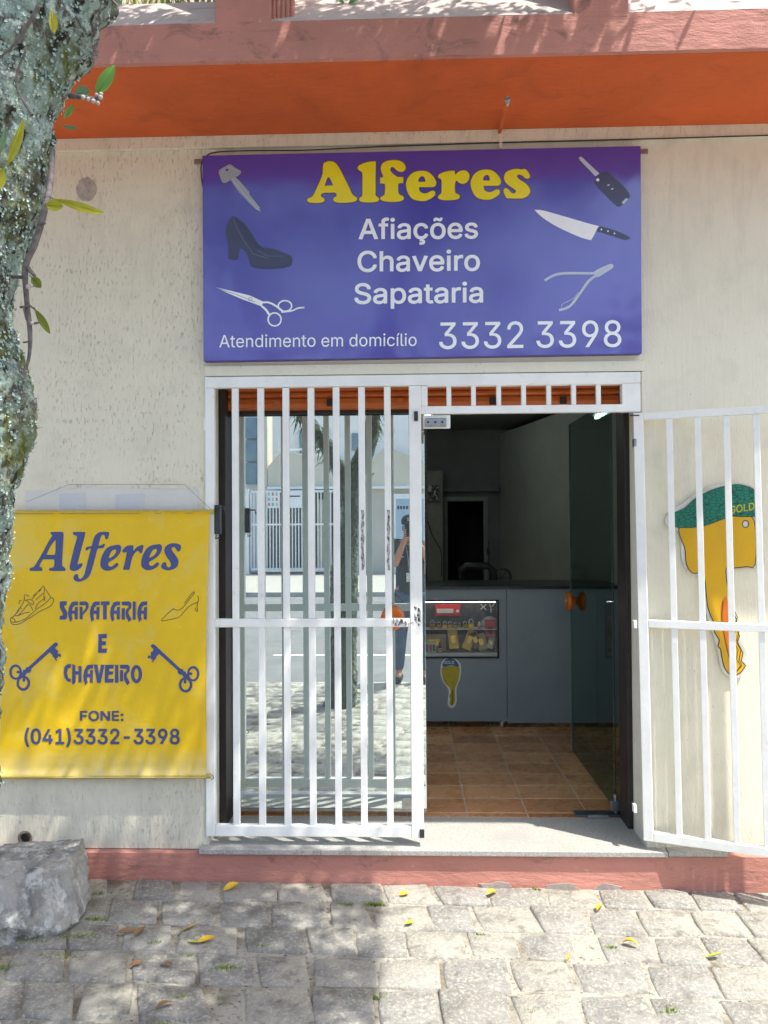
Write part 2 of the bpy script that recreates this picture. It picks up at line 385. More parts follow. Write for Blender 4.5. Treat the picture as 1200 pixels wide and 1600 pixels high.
# setts: rows run along the facade; the ones in direct view are parts, the rest one part of stuff
sx = {}
def sett(mb, cx, cy, hw, hd, skew, seed, n=6, h=.004):
    r_ = random.Random(seed); z0 = gz(cx)
    tl = (r_.uniform(-.0028, .0028), r_.uniform(-.0025, .0025)); hh = h+r_.uniform(-.003, .005)
    q = [r_.uniform(-.009, .009) for _ in range(8)]
    def fn(u, v):
        a, b = u*2-1, v*2-1
        m_ = max(abs(a), abs(b))
        # rounded, irregular outline
        x = a*hw*(1-.03*b**4)+skew*b*hd+(q[0]+q[1]*b)*(.5+.5*a)+(q[2]+q[3]*b)*(.5-.5*a)
        y = b*hd*(1-.03*a**4)+(q[4]+q[5]*a)*(.5+.5*b)+(q[6]+q[7]*a)*(.5-.5*b)
        e = .0 if m_ > .99 else (.80 if m_ > .95 else 1.0)
        nn = noise.noise(Vector((cx*9+a*1.3, cy*9+b*1.3, seed)))*.006
        x += noise.noise(Vector((a*3, b*3, seed*1.7)))*.006; y += noise.noise(Vector((a*3, b*3, seed*2.3+5)))*.006
        return (cx+x, cy+y, z0-.020+(hh+.020)*e+tl[0]*a+tl[1]*b+nn)
    us = [0, .012, .055, .5, .945, .988, 1] if n == 6 else [0, .07, .93, 1]
    base = len(mb.v); k = len(us)
    for u in us:
        for v in us: mb.v.append(Vector(fn(u, v)))
    for i in range(k-1):
        for j in range(k-1):
            a = base+i*k+j; mb.f.append((a, a+k, a+k+1, a+1))
    return mb
rest = MB(); n_s = 0; yy = YF-.035; row = 0
rr = random.Random(3)
while yy > 0.06:
    dep = rr.uniform(.192, .208) if row else .175
    cy = yy-dep/2; x = -6.2+rr.uniform(0, .2)
    slope = .18+rr.uniform(-.04, .08)
    while x < 6.2:
        wdt = rr.uniform(.185, .255); cx = x+wdt/2
        gap = rr.choice((.003, .005, .008, .010)) if rr.random() < .88 else .024
        sk = -.12+(cx-.1)*.16+rr.uniform(-.06, .06)
        if rr.random() < .03 and cy > 2: x += wdt*.45; continue      # a gap filled with mortar and chips
        seen = cy > 2.28 and -1.62 < cx < 1.78
        near = cy > 2.28
        if seen:
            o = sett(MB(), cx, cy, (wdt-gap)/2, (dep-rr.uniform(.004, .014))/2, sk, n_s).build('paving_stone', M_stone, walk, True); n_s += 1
        else:
            sett(rest, cx, cy, (wdt-gap)/2, (dep-.016)/2, sk, n_s+rr.randint(0, 999), 3)
        x += wdt
    yy -= dep; row += 1
tag(rest.build('paving_stone', M_stone, walk, True), kind='stuff')
print('setts', n_s)
kerb_m = simple('granite_kerb', (.42, .41, .38), (.3, .3, .28), .8, 6, .004, 50)
tag(MB().box(-14, 14, -.30, -.16, -.25, .0, .012).build('kerb', kerb_m), kind='structure')
tag(MB().box(-20, 20, -11.1, -10.95, -.25, .0, .012).build('kerb', kerb_m), kind='structure')
M_tilewalk = Mat('pale_hatched_paving', .9); _m = M_tilewalk
_w = _m.N.new('ShaderNodeTexBrick'); _w.inputs['Scale'].default_value = 3; _w.inputs['Color1'].default_value = (.42, .40, .35, 1); _w.inputs['Color2'].default_value = (.36, .34, .30, 1); _w.inputs['Mortar'].default_value = (.18, .17, .15, 1); _w.inputs['Mortar Size'].default_value = .03
_m.L.new(_m.co((1, 1, 1)), _w.inputs['Vector']); _m.col(_w.outputs[0]); M_tilewalk = _m.m
ground_sheet('pavement', -40, 40, -18.2, -11.1, .0, M_tilewalk)
paint = simple('road_paint', (.75, .75, .72), (.6, .6, .57), .7, 20)
for i, x0 in enumerate((-30, -20.6, -11.2, -1.8, 7.6, 17, 26.4)):
    ln = MB().box(x0, x0+4.6, -2.62, -2.52, -.1125, -.1085).build('lane_marking', paint); tag(ln, kind='structure')

# ================================================================== the shop building
shop = thing('shop_building', 'cream plastered shop front with a wide door opening under an orange balcony soffit', 'building')
Ww = 5.5
wl = MB()
wl.box(-Ww, XL, YF, YF+.30, ZS-.02, zsof)
wl.build('facade_wall', M_wall, shop)
MB().box(XR, Ww, YF, YF+.30, ZS-.02, zsof).build('facade_wall', M_wall_s, shop)
MB().box(XL, XR, YF, YF+.30, zt, zsof).build('facade_wall', M_wall_s, shop)
# shallow raised band that runs round the opening's head, and the band under the soffit
hd = MB().box(XL-.012, XR+.012, YF-.010, YF-.0005, zt-.004, zt+.045, .004); hd.build('lintel_trim', M_wall_s, shop)
MB().box(-Ww, XR+3, YF-.018, YF-.0005, W(800, 224, YF).z, zsof+.001, .003).build('cornice', M_wall, shop)
# smoother reveals
MB().box(XR-.004, XR-.0005, YF+.003, YF+.185, ZS, zt-.006).build('reveal', M_reveal, shop)
MB().box(XL+.0005, XL+.004, YF+.003, YF+.185, ZS, zt-.006).build('reveal', M_reveal, shop)
# plinth
def plinth(x0, x1):
    m = MB()
    n = 60
    for k in range(1):
        m.grid(lambda u, v: (x0+(x1-x0)*u, YF-.032+.003*noise.noise(Vector((u*40, v*3, 2)))-(.006 if v < .02 else 0), gz(x0+(x1-x0)*u)-.03+(ZS-.028-gz(x0+(x1-x0)*u)+.03)*v), n, 8)
        m.grid(lambda u, v: (x0+(x1-x0)*u, YF-.032+.034*v, ZS-.028+.004*v), n, 1)
    return m
plinth(-Ww, Ww).build('plinth', M_plinth, shop)
for (px, py, a, b) in ((775, 1381, 24, 5), (878, 1383, 24, 5), (950, 1384, 18, 6)):      # cement patches at its foot
    lp = [W(px+a*math.cos(t)*(1+.7*noise.noise(Vector((t*1.2, px, 0)))), py+4+b*math.sin(t)*(1.3+.9*noise.noise(Vector((t*1.3, px, 4)))), YF-.0375) for t in [i*math.tau/26 for i in range(26)]]
    MB().prism(lp, (0, .004, 0)).build('cement_patch', simple('grey_cement', (.40, .34, .30), (.30, .26, .23), .9, 14, .003, 60), shop)
# granite sill
sill = MB().box(XL-.03, XR+.075, YF-.052, YF+.345, ZS-.024, ZS, .003); sill.build('door_sill', M_granite, shop)
MB().box(XR+.079, XR+.34, YF-.045, YF-.001, ZS-.022, ZS+.002, .002).build('sill_offcut', M_granite, shop)
# balcony
YB = 2.92
MB().box(-Ww, Ww, YB, YF+.3, zsof+.0006, zsof+.12).build('balcony_slab', M_soffit, shop)
MB().box(-Ww, Ww, YB+.018, YB+.030, zsof-.006, zsof+.002).build('drip_edge', M_soffit, shop)
zf = W(600, 30, YB).z          # top of the pink band
fas = MB(); nx = 160
fas.grid(lambda u, v: (-Ww+2*Ww*u, YB-.004-.002*noise.noise(Vector((u*90, v*2, 7))), zsof-.004+(zf-zsof+.004)*v), nx, 6)
fas.grid(lambda u, v: (-Ww+2*Ww*u, YB-.004+.022*v, zsof-.004), nx, 1)
fas.build('balcony_fascia', M_fascia, shop)
MB().grid(lambda u, v: (-Ww+2*Ww*u, YB-.004+.17*v, zf+.20*v+.003*noise.noise(Vector((u*70, v*3, 1)))), nx, 5).build('balcony_ledge', M_ledge, shop, True)
MB().box(-Ww, Ww, YB+.168, YB+.20, zsof+.1, zf+.198).build('planter_wall', M_ledge, shop)
for (pa, pb) in ((336, 424), (896, 983), (-330, -240), (1470, 1560)):
    xa_, xb_ = W(pa, 60, YB).x, W(pb, 60, YB).x
    pm = MB().box(xa_, xb_, YB-.0045, YB+.36, zf-.02, zf+1.0, .006); pm.build('balcony_pillar', M_fascia, shop)
for k in range(5):
    x = W(428+k*7, 10, YB+.02).x
    MB().tube([(x, YB+.02+k*.004, zf+.02), (x, YB+.03+k*.004, zf+.8)], .009, 8).build('baluster', M_fascia, shop)
MB().tube([W(792, 156, YF-.42), W(788, 172, YF-.36), W(781, 206, YF-.03)], [.007, .009, .009], 8).build('soffit_bracket', M_soffit, shop)
MB().tube([W(793, 155, YF-.42)+Vector((0, 0, .01)), W(793, 155, YF-.42), W(793, 166, YF-.40)], [.006, .013, .004], 8).build('hook', M_chip, shop)
MB().box(W(779, 215, YF).x, W(784, 215, YF).x, YF-.024, YF-.018, W(780, 236, YF).z, zsof-.003).build('conduit', M_wall_s, shop)
# upper storey so that nothing is open to the sky above the balcony
MB().box(-Ww, Ww, YF+.31, YF+.55, zsof+.13, 6.6).build('upper_wall', M_wall, shop)
# interior
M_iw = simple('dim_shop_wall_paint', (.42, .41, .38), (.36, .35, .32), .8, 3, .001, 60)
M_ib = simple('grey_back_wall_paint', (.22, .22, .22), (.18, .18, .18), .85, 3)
YI = YF+.345
flo = MB().box(-1.6, 2.1, YI, 9.3, .02, ZS-.0022).build('shop_floor', simple('tile_grout', (.66, .55, .42), (.5, .4, .3), .9, 30), shop)
M_tile = Mat('brown_glazed_tile', .22); _m = M_tile
_b = _m.mix((.42, .165, .055), (.74, .37, .16), _m.rand()); _b = _m.mix(_b, (.36, .14, .045), _m.ramp(_m.noise(6, 5, .6), .52, .85)); _b = _m.mix(_b, (.62, .42, .25), _m.math('MULTIPLY', _m.ramp(_m.noise(11, 4), .55, .75), .5))
_m.col(_b); _m.rough(_m.ramp(_m.noise(14, 5), .3, .7, .16, .42)); _m.bump(_m.noise(12, 3), .002); M_tile = _m.m
ty = YI; rws = 0
while ty < 6.0:
    d_ = .06 if rws == 0 else .203
    for k in range(-5, 4):
        x0 = .288+.3*k
        t_ = MB().box(x0+.0035, x0+.2965, ty+.006, ty+d_-.006, ZS-.008, ZS+rr.uniform(-.0006, .0006), .0012)
        t_.build('floor_tile', M_tile, flo)
    ty += d_; rws += 1
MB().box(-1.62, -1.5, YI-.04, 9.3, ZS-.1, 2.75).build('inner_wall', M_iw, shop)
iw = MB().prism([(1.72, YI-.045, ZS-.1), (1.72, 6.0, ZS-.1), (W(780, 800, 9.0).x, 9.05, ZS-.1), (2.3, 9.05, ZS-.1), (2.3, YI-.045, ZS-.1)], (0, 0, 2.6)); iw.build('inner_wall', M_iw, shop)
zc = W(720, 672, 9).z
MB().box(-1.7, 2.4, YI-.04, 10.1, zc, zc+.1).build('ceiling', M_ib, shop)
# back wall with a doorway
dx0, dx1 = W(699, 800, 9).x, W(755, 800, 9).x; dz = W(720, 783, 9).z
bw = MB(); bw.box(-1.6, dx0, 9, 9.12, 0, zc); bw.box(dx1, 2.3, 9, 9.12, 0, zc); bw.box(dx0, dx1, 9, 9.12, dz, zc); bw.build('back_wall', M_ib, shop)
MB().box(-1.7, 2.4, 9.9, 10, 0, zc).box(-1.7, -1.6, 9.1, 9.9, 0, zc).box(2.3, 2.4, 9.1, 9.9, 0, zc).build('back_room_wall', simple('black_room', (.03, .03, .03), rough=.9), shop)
fr = MB(); e = .05
fr.box(dx0-e, dx0, 8.97, 9.13, 0, dz+e); fr.box(dx1, dx1+e, 8.97, 9.13, 0, dz+e); fr.box(dx0+.001, dx1-.001, 8.97, 9.13, dz, dz+e); fr.build('inner_door_frame', simple('pale_door_frame', (.36, .36, .34), rough=.5), shop)
xb0, xb1 = W(690, 765, 8.9).x, W(779, 765, 8.9).x
MB().box(xb0, xb1, 8.88, 8.96, W(720, 768, 8.9).z, W(720, 760, 8.9).z).build('shelf', M_ib, shop)
# metal frame of the door opening
for (xa_, xb_) in ((XL+.001, XL+.034), (XR-.026, XR-.001)):
    MB().box(xa_, xb_, YF+.205, YF+.345, ZS, zt-.001, .002).build('door_frame', M_brown, shop)
MB().box(XL+.034, XR-.034, YF+.30, YF+.36, 2.172, 2.20, .002).build('door_frame', M_brown, shop)
MB().box(XL, XR, YF+.30, YF+.42, 2.32, zc+.2).build('lintel_back', M_brown, shop)
# orange rolled shutter box: three long ribbed slats
M_sh = Mat('orange_shutter_paint', .4); _m = M_sh
_m.col(_m.mix(_m.mix((.62, .15, .025), (.50, .11, .02), _m.ramp(_m.noise(3, 4), .3, .7)), (.12, .05, .03), _m.ramp(_m.noise(12, 6, .7, (.4, 1, 2)), .6, .72))); M_sh = _m.m
shut = MB().box(XL+.036, XR-.036, YF+.26, YF+.30, 2.19, zt-.002).build('roller_shutter', M_sh, shop)
zz = 2.192
for k, hh_ in enumerate((.052, .030, .05)):
    m = MB(); pr = [(0, .0), (-.012, .006), (-.018, .45*hh_), (-.012, hh_-.006), (0, hh_-.001)]
    vs = [(x, YF+.26+a, zz+b) for x in (XL+.037, XR-.037) for a, b in pr]
    m.add(vs, [(i, i+1, i+6, i+5) for i in range(4)]); m.build('slat', M_sh, shut); zz += hh_
for px in (433, 516, 625, 770, 880, 935):
    q = W(px, 625, YF+.24); MB().box(q.x-.016, q.x+.016, YF+.232, YF+.243, 2.20, 2.235, .002).build('shutter_clip', M_sh if px % 2 else M_brown, shut)

# ------------------------------------------------ glass doors
def knob(parent, c, ax, r=.058):
    # two amber discs on a spindle, one each side of the pane
    for s_ in (1, -1):
        MB().lathe(c, Vector(ax)*s_, [(.004, .018), (.006, .024), (.018, .024), (.022, .030), (.026, r*.86), (.032, r), (.048, r), (.054, r*.92), (.056, r*.55), (.050, r*.42), (.050, .004)], 28).build('knob', M_amber, parent, True)
dl = tag(MB().box(XL+.036, .085, YG, YG+.010, .215, 2.168, .0015).build('glass_door', M_glass, shop), 'closed left glass door that mirrors the street')
knob(dl, (W(613.5, 965, YG).x, YG+.005, W(613.5, 965, YG).z), (0, -1, 0))
for pa, pb, y0, y1 in ((338, 376, 1246, 1266), (628, 649, 1247, 1263)):
    a_, b_ = W(pa, y1, YG-.01), W(pb, y0, YG-.01)
    MB().box(max(a_.x, XL+.037), b_.x, YG-.008, YG-.001, a_.z, b_.z, .003).build('hinge', M_steel, dl)
a_, b_ = W(350, 1264, YG), W(640, 1259, YG)
MB().box(XL+.037, .083, YG-.005, YG-.001, .203, .214).build('bottom_rail', M_steel, dl)
XD = 1.075
M_edge = simple('green_glass_edge', (.25, .42, .38), rough=.2)
drp = MB().box(XD-.055, XD-.045, YG+.06, 4.88, .20, 2.245, .001).build('glass_door', M_glass2, shop); tag(drp, 'right glass door standing open into the shop')
MB().box(XD-.0565, XD-.0435, 4.8805, 4.8815, .20, 2.245).build('pane_edge', M_edge, drp)
knob(drp, (XD-.05, 4.76, 1.145), (-1, 0, 0))
# floor pivot and spring box of the open door
q0, q1 = W(900, 1270, YG+.03), W(975, 1258, YG+.06)
MB().box(q0.x, XD-.01, YG+.02, YG+.09, ZS+.001, ZS+.010, .002).build('floor_spring', simple('dull_steel_plate', (.10, .12, .13), rough=.35, Metallic=.6), drp)
MB().box(XD-.20, XD-.10, YG+.0, YG+.02, ZS+.001, ZS+.016, .002).build('cover_plate', M_steel, drp)
MB().tube([(XD-.05, YG+.06, ZS), (XD-.05, YG+.06, ZS+.10)], .010, 10).box(XD-.075, XD-.025, YG+.045, YG+.075, ZS+.02, ZS+.07, .003).build('hinge', M_steel, drp)

# ================================================================== security gate
gate = thing('security_gate', 'white barred steel gate fixed across the left half of the doorway with a barred transom', 'gate')
gate.location = (0, 0, 0)
YP = YF-.012                 # front of the gate
def gx(px, py=950): return W(px, py, YP).x
def gzz(px, py): return W(px, py, YP).z
zb, zm0, zm1 = gzz(500, 1309), gzz(500, 980), gzz(500, 967)
xs0, xs1, xm0, xm1, xe0, xe1 = gx(321), gx(335), gx(641), gx(660), gx(974, 610), gx(1001, 610)
ztop = gzz(660, 585); zr1 = gzz(500, 603)-.004; z2, z3 = gzz(820, 633), gzz(820, 645); 
D = .032
def gbar(name, x0, x1, z0, z1, d=D, off=0., m=M_white, par=gate, b=.003):
    return MB().box(x0, x1, YP+off, YP+off+d, z0, z1, b).build(name, m, par)
gbar('stile', xs0, xs1, zb+.002, zr1, .036); gbar('stile', xm0, xm1, zb, zr1, .040, -.003)
gbar('bottom_rail', xs1+.0005, xm0-.0005, zb+.003, gzz(500, 1291))
gbar('middle_rail', xs1+.0005, xm0-.0005, zm0, zm1)
gbar('top_rail', xs0, xe1, zr1+.001, ztop, .040, -.002)
for px in (367, 407, 446.5, 486, 525.5, 565.5, 606):
    x = gx(px, 780); gbar('bar', x-.0150, x+.0150, zm1+.0004, zr1-.0004, .020, .006, b=.002)
    gbar('bar', x-.0150+.002, x+.0150+.002, gzz(500, 1291)+.0004, zm0-.0004, .020, .006, b=.002)
# transom
gbar('transom_rail', xm1+.0005, xe0-.0005, z3, z2); gbar('transom_post', xm1+.0005, gx(668, 612), z2+.0005, zr1, .034); gbar('transom_post', gx(972, 612), xe1, z3, zr1, .040)
gbar('transom_rail', gx(668, 612)+.0005, gx(972, 612)-.0005, gzz(820, 596), zr1)
for px in (701.5, 740, 779.6, 818.6, 858, 897, 935.8):
    x = gx(px, 612); gbar('transom_bar', x-.0105, x+.0105, z2+.0004, gzz(820, 596)-.0004, .02, .006, b=.002)
# right jamb profile, latch plate, worn paint, rubber end stop
pl = gbar('latch_plate', gx(661, 658), gx(704, 658), gzz(680, 669), gzz(680, 647.5), .004, .018)
MB().box(gx(664, 658), gx(698, 658), YP+.002, YP+.018, gzz(680, 666), gzz(680, 653), .003).build('striker', M_steel, pl)
for k in (0, 1, 2): MB().lathe((gx(669+11*k, 658), YP+.002, gzz(680, 659.5)), (0, -1, 0), [(0, .005), (.003, .005), (.004, .002)], 8).build('screw', M_dark, pl)
MB().box(gx(647, 650), gx(653, 650), YP-.012, YP-.003, gzz(650, 658), gzz(650, 643), .001).build('rubber_stop', M_dark, gate)
MB().box(gx(656, 1302), gx(663, 1302), YP-.010, YP-.003, gzz(650, 1308), gzz(650, 1295), .001).build('rubber_stop', M_dark, gate)
# lock case on the left stile and dark handle strips on two bars
M_lock = simple('dark_lock_case', (.045, .055, .065), (.02, .025, .03), .35, 20)
lk = MB().box(gx(335.5, 800), gx(344, 800), YP-.004, YP+.03, gzz(340, 835), gzz(340, 789), .003).build('lock_case', M_lock, gate)
MB().tube([W(336, 793, YP-.01), W(350, 792, YP-.014), W(352, 800, YP-.012)], .004, 8).tube([W(338, 836, YP-.006), W(337, 842, YP-.01), W(342, 840, YP-.014)], .003, 8).build('handle', M_lock, gate)
def chips(pa, y0, y1, n, wd=8, seed=1):
    r_ = random.Random(seed); m = MB()
    for _ in range(n):
        a = pa+r_.uniform(-wd/2, wd/2); b = r_.uniform(y0, y1); s_ = r_.uniform(.6, 2.2)
        m.poly([[W(a+s_*math.cos(t)*r_.uniform(.5, 1.2), b+s_*2.2*math.sin(t)*r_.uniform(.5, 1.2), YP-.0036) for t in [i*math.tau/7 for i in range(7)]]])
    return m
def strip(px, y0, y1):
    r_ = random.Random(px); L = []; Rr = []
    for i in range(14):
        y = y0+(y1-y0)*i/13; L.append(W(px-2.6+r_.uniform(-.9, .9), y, YP+.0052)); Rr.append(W(px+1.6+r_.uniform(-.9, 1.2), y, YP+.0052))
    MB().add(L+Rr, [(i, i+1, 14+i+1, 14+i) for i in range(13)]).build('worn_strip', M_chip, gate)
strip(567, 797, 891); strip(607.5, 797, 891)
tag(chips(652, 948, 978, 26, 9, 2).build('worn_paint', M_chip, gate), kind='stuff'); c2 = MB(); c2.v = []
tag(chips(630, 969, 977, 26, 34, 5).build('worn_paint', M_chip, gate), kind='stuff')
for y in (662, 938): MB().box(gx(317.5, y), gx(321, y), YP+.004, YP+.02, gzz(318, y+11), gzz(318, y-9), .002).build('hinge', M_white, gate)

# open leaf, swung outwards on the right
leaf = thing('security_gate', 'white barred gate leaf swung open over the wall at the right', 'gate')
H0 = W(1003, 1310, YP); U = Vector((.940, -.341, 0)); N_ = Vector((.341, .940, 0)); Z = Vector((-.0125, 0, 1)).normalized()
def lx(px, py):          # distance along the leaf seen at a pixel column
    d = ray(px, py); a = H0; # solve CAM + d t = H0 + U s + Z h
    m3 = Matrix((( d.x, -U.x, -Z.x), (d.y, -U.y, -Z.y), (d.z, -U.z, -Z.z))).inverted(); s_ = m3 @ (H0-CAM); return s_.y, s_.z
lh = lx(1010, 650)[1]; lt = lx(1010, 645)[1]; lb = lx(1010, 1312)[1]; lm = lx(1010, 974)[1]
def lbar(name, s0, s1, h0, h1, t=.02, b=.003, m=M_white):
    o = H0+U*((s0+s1)/2)+Z*((h0+h1)/2)+N_*(-.0)
    return MB().obox(o, U, N_, Z, (s1-s0)/2, t/2, (h1-h0)/2, b).build(name, m, leaf)
s_in = lx(1018.5, 1200)[0]
LW = .93
lbar('stile', lx(1003, 1200)[0], s_in, lb, lt, .032); lbar('stile', LW-.04, LW, lb, lt, .032)
lbar('top_rail', s_in+.0005, LW-.0405, lt-.032, lt, .030); lbar('bottom_rail', s_in+.0005, LW-.0405, lb, lb+.040, .030); lbar('middle_rail', s_in+.0005, LW-.0405, lm-.017, lm+.017, .030)
s1_ = lx(1054, 1000)[0]; s4_ = lx(1190.5, 1000)[0]; st = (s4_-s1_)/3; k = 0
print('leaf', s_in, s1_, s4_, st, lt, lb)
while s1_+st*k < LW-.08:
    c_ = s1_+st*k
    lbar('bar', c_-.0130, c_+.0130, lb+.0405, lm-.0175, .020, .002); lbar('bar', c_-.0130, c_+.0130, lm+.0175, lt-.0325, .020, .002); k += 1
for py in (692, 975, 1262):
    q = W(990, py, YP-.004); MB().box(q.x-.004, q.x+.010, YP-.022, YP+.006, q.z-.018, q.z+.018, .003).build('hinge', M_steel if py == 692 else M_white, leaf)
MB().tube([W(984, 649, YP-.02), W(999, 649, YP-.04)], .003, 6).build('hinge_pin', M_dark, leaf)
# ================================================================== purple sign over the door
YS = 3.452
sign = thing('shop_sign', 'wide purple sign with yellow and white lettering and tool pictures above the door', 'sign')
c = [W(316, 243, YS), W(1001, 228, YS), W(1003, 552, YS), W(318, 564, YS)]
fr = MB().prism([p+Vector((0, .004, 0)) for p in c], (0, .040, 0)); fr.build('frame', simple('purple_sign_edge', (.06, .045, .3), rough=.4), sign)
def quad(u, v):
    a = c[0].lerp(c[1], u); b = c[3].lerp(c[2], u); p = b.lerp(a, v)
    e_ = min(u*6, (1-u)*6, v*4, (1-v)*4, 1)
    p = Vector(p); p.y += .0022*e_*noise.noise(Vector((u*4, v*2.2, 3)))+.0012*(1-e_)*noise.noise(Vector((u*30, v*14, 8)))+.0010; return p
def sbend(x, z):
    u = (x-c[3].x)/(c[2].x-c[3].x); v = (z-c[3].z)/(c[0].z-c[3].z)
    e_ = min(u*6, (1-u)*6, v*4, (1-v)*4, 1); return .0022*e_*noise.noise(Vector((u*4, v*2.2, 3)))+.0010
MB().grid(lambda u, v: tuple(quad(u, v)), 120, 60).build('printed_face', M_vinyl, sign, True, fixn=False)
YT = YS-.0012
A_ = [(225,130),(250,112),(290,105),(330,115),(365,150),(400,210),(440,290),(480,370),(505,425),(530,452),(552,465),(555,485),(540,500),(500,512),(430,518),(360,515),(328,500),(320,480),(335,462),(352,450),(352,430),(335,418),(290,418),(240,418),(210,425),(198,440),(205,458),(228,472),(235,490),(222,508),(180,518),(110,518),(75,508),(62,490),(72,475),(105,460),(130,430),(160,365),(190,300),(215,230),(217,180)]
Ah = [(270,262),(290,280),(320,345,1),(235,350,1),(240,330),(258,280)]
l_ = [(735,108),(740,125),(738,250),(738,400),(738,440),(755,458),(772,475),(768,495),(740,508),(670,514),(600,508),(578,492),(578,470),(600,455),(608,430),(608,300),(608,230),(598,212),(570,190),(560,170),(575,148),(620,125),(680,110)]
f_ = [(1035,160),(1030,190),(1005,210),(975,210),(945,195),(920,170),(900,163),(885,175),(885,200),(910,230),(955,262,1),(1012,262,1),(1010,322,1),(968,326),(960,350),(963,410),(975,435),(1005,448),(1018,470),(1005,492),(960,505),(890,508),(820,500),(788,485),(788,462),(810,448),(828,425),(832,350),(825,328,1),(782,325,1),(782,270,1),(805,265),(812,250),(795,210),(790,170),(805,130),(845,105),(900,95),(960,97),(1010,120)]
e_ = [(115,190),(170,200),(220,240),(248,290),(248,320),(230,340),(180,343),(88,343,1),(95,380),(125,400),(160,400),(195,382),(220,375),(240,390),(235,420),(200,450),(150,472),(90,472),(30,455),(-10,410),(-32,345),(-30,290),(0,235),(50,200)]
eh = [(118,240),(140,255),(147,285),(140,293),(90,293),(82,285),(92,255)]
r_l = [(418,190),(425,212),(432,228),(450,205),(490,187),(530,190),(558,220),(560,255),(545,290),(510,312),(475,308),(450,290),(438,282),(428,300),(424,350),(428,390),(440,402),(465,415),(470,435),(455,455),(400,465),(320,465),(275,452),(267,432),(280,415),(298,395),(300,340),(300,290),(292,268),(270,255),(268,235),(290,215),(350,195)]
s_l = [(1075,172),(1100,185),(1125,225),(1128,250),(1110,265),(1085,260),(1055,235),(1030,225),(1010,232),(1010,250),(1035,275),(1090,310),(1125,355),(1130,390),(1110,425),(1065,448),(1010,452),(950,450),(915,448),(900,430),(882,390),(885,362),(905,352),(930,368),(955,395),(975,402),(995,390),(995,375),(970,355),(920,320),(890,280),(888,235),(910,200),(960,178),(1010,172),(1050,178)]
def sh(pts, dx=0, dy=0): return [(p[0]+dx, p[1]+dy)+tuple(p[2:]) for p in pts]
A0, A1 = (470, 235, 6.316), (640, 235, 6.0)
glyphs = [(A0, [A_, Ah]), (A0, [l_]), (A0, [f_]), (A1, [e_, eh]), (A1, [r_l]), (A1, [sh(e_, 606, -12), sh(eh, 606, -12)]), (A1, [s_l])]
rim = Print(YT, (0, 0), 1, sbend); let = Print(YT-.0006, (0, 0), 1, sbend)
for (ox, oy, s), loops in glyphs:
    L = [[(ox+p[0]/s, oy+p[1]/s) for p in cr(l, 4)] for l in loops]
    let.fill(*L); rim.fill(offs(L[0], .75), *[offs(l, -.6) for l in L[1:]])
rim.build('lettering_outline', I_red, sign); tag(let.build('lettering', I_yel, sign), 'large rounded yellow lettering reading Alferes')
kw = dict(Y=YT-.0006, mat=I_white, parent=sign, bend=sbend)
text('lettering', 'Afiações', 560, 747, 374.5, 341.5, bold=.85, slope=-.010, **kw)
text('lettering', 'Chaveiro', 558.5, 750, 425, 392, bold=.85, slope=-.010, **kw)
text('lettering', 'Sapataria', 553.5, 755, 475, 442.5, bold=.85, slope=-.010, **kw)
text('lettering', 'Atendimento em domicílio', 342.5, 651, 542.8, 523.5, bold=.05, slope=-.008, **kw)
text('lettering', '3332', 686, 818, 545.2, 503.8, bold=.25, slope=-.012, **kw); text('lettering', '3398', 838, 971, 543.4, 502, bold=.25, slope=-.012, **kw)
def pr(org, sc_=3.3333): return Print(YT, org, sc_, sbend)
O3, O4 = (300, 220), (650, 220)
key = pr(O3)
key.fill(cr([(140,155),(175,132),(198,122),(225,140),(256,160),(240,182),(220,190),(200,205),(175,218),(158,215),(145,185)], 4), ell(180, 150, 9, 7))
key.fill([(198,200),(222,184),(250,210),(298,265),(300,282),(352,345),(356,369),(332,356),(300,325),(240,262)]); tag(key.build('key_picture', I_grey, sign))
k2 = pr(O3); k2.lift = .0006; k2.line([(208,196),(260,262),(345,360)], 5).line([(218,190),(290,275),(350,350)], 2.5).line([(150,170),(190,135),(245,160)], 2.5); k2.build('key_picture', I_lgrey, sign)
shoe = pr(O3); shoe.fill(cr([(213,392),(240,405),(290,450),(340,530),(370,555),(420,560),(470,580),(515,600),(522,630),(500,655),(430,665),(330,662),(300,630),(280,580),(250,555,1),(238,610),(225,620),(190,615,1),(188,540),(178,490),(180,440)], 4)); shoe.build('shoe_picture', I_shoe, sign)
s2 = pr(O3); s2.lift = .0006; s2.fill(cr([(213,396),(240,412),(288,460),(335,532),(365,552),(340,560),(300,530),(250,460)], 4)); s2.fill(cr([(300,640),(340,655),(430,655),(515,640),(500,655),(430,665),(330,662)], 4)); s2.build('shoe_picture', I_shoed, sign)
s3 = pr(O3); s3.lift = .001; s3.line([(215,400),(232,450),(270,520),(320,590),(400,612)], 3).line([(340,570),(395,600),(470,600)], 3); s3.build('shoe_picture', I_shoel, sign)
sc3 = pr(O3); sc3.fill([(125,763),(200,780),(300,805),(372,838),(362,862),(330,850),(270,828),(190,795)]); sc3.line(cr([(360,842),(400,842),(440,862),(475,890)], 5, False), 10).line(cr([(362,860),(385,880),(402,905)], 5, False), 11)
sc3.line(ell(484, 860, 35, 28), 8, True).line(ell(430, 930, 34, 34), 8, True).line(cr([(465,892),(520,885),(550,872),(585,868)], 5, False), 8); sc3.build('scissors_picture', I_white, sign)
s4 = pr(O3); s4.lift = .0008; s4.line([(130,766),(230,800),(330,840)], 3).line(ell(303, 824, 9), 3, True); s4.build('scissors_picture', I_grey, sign)
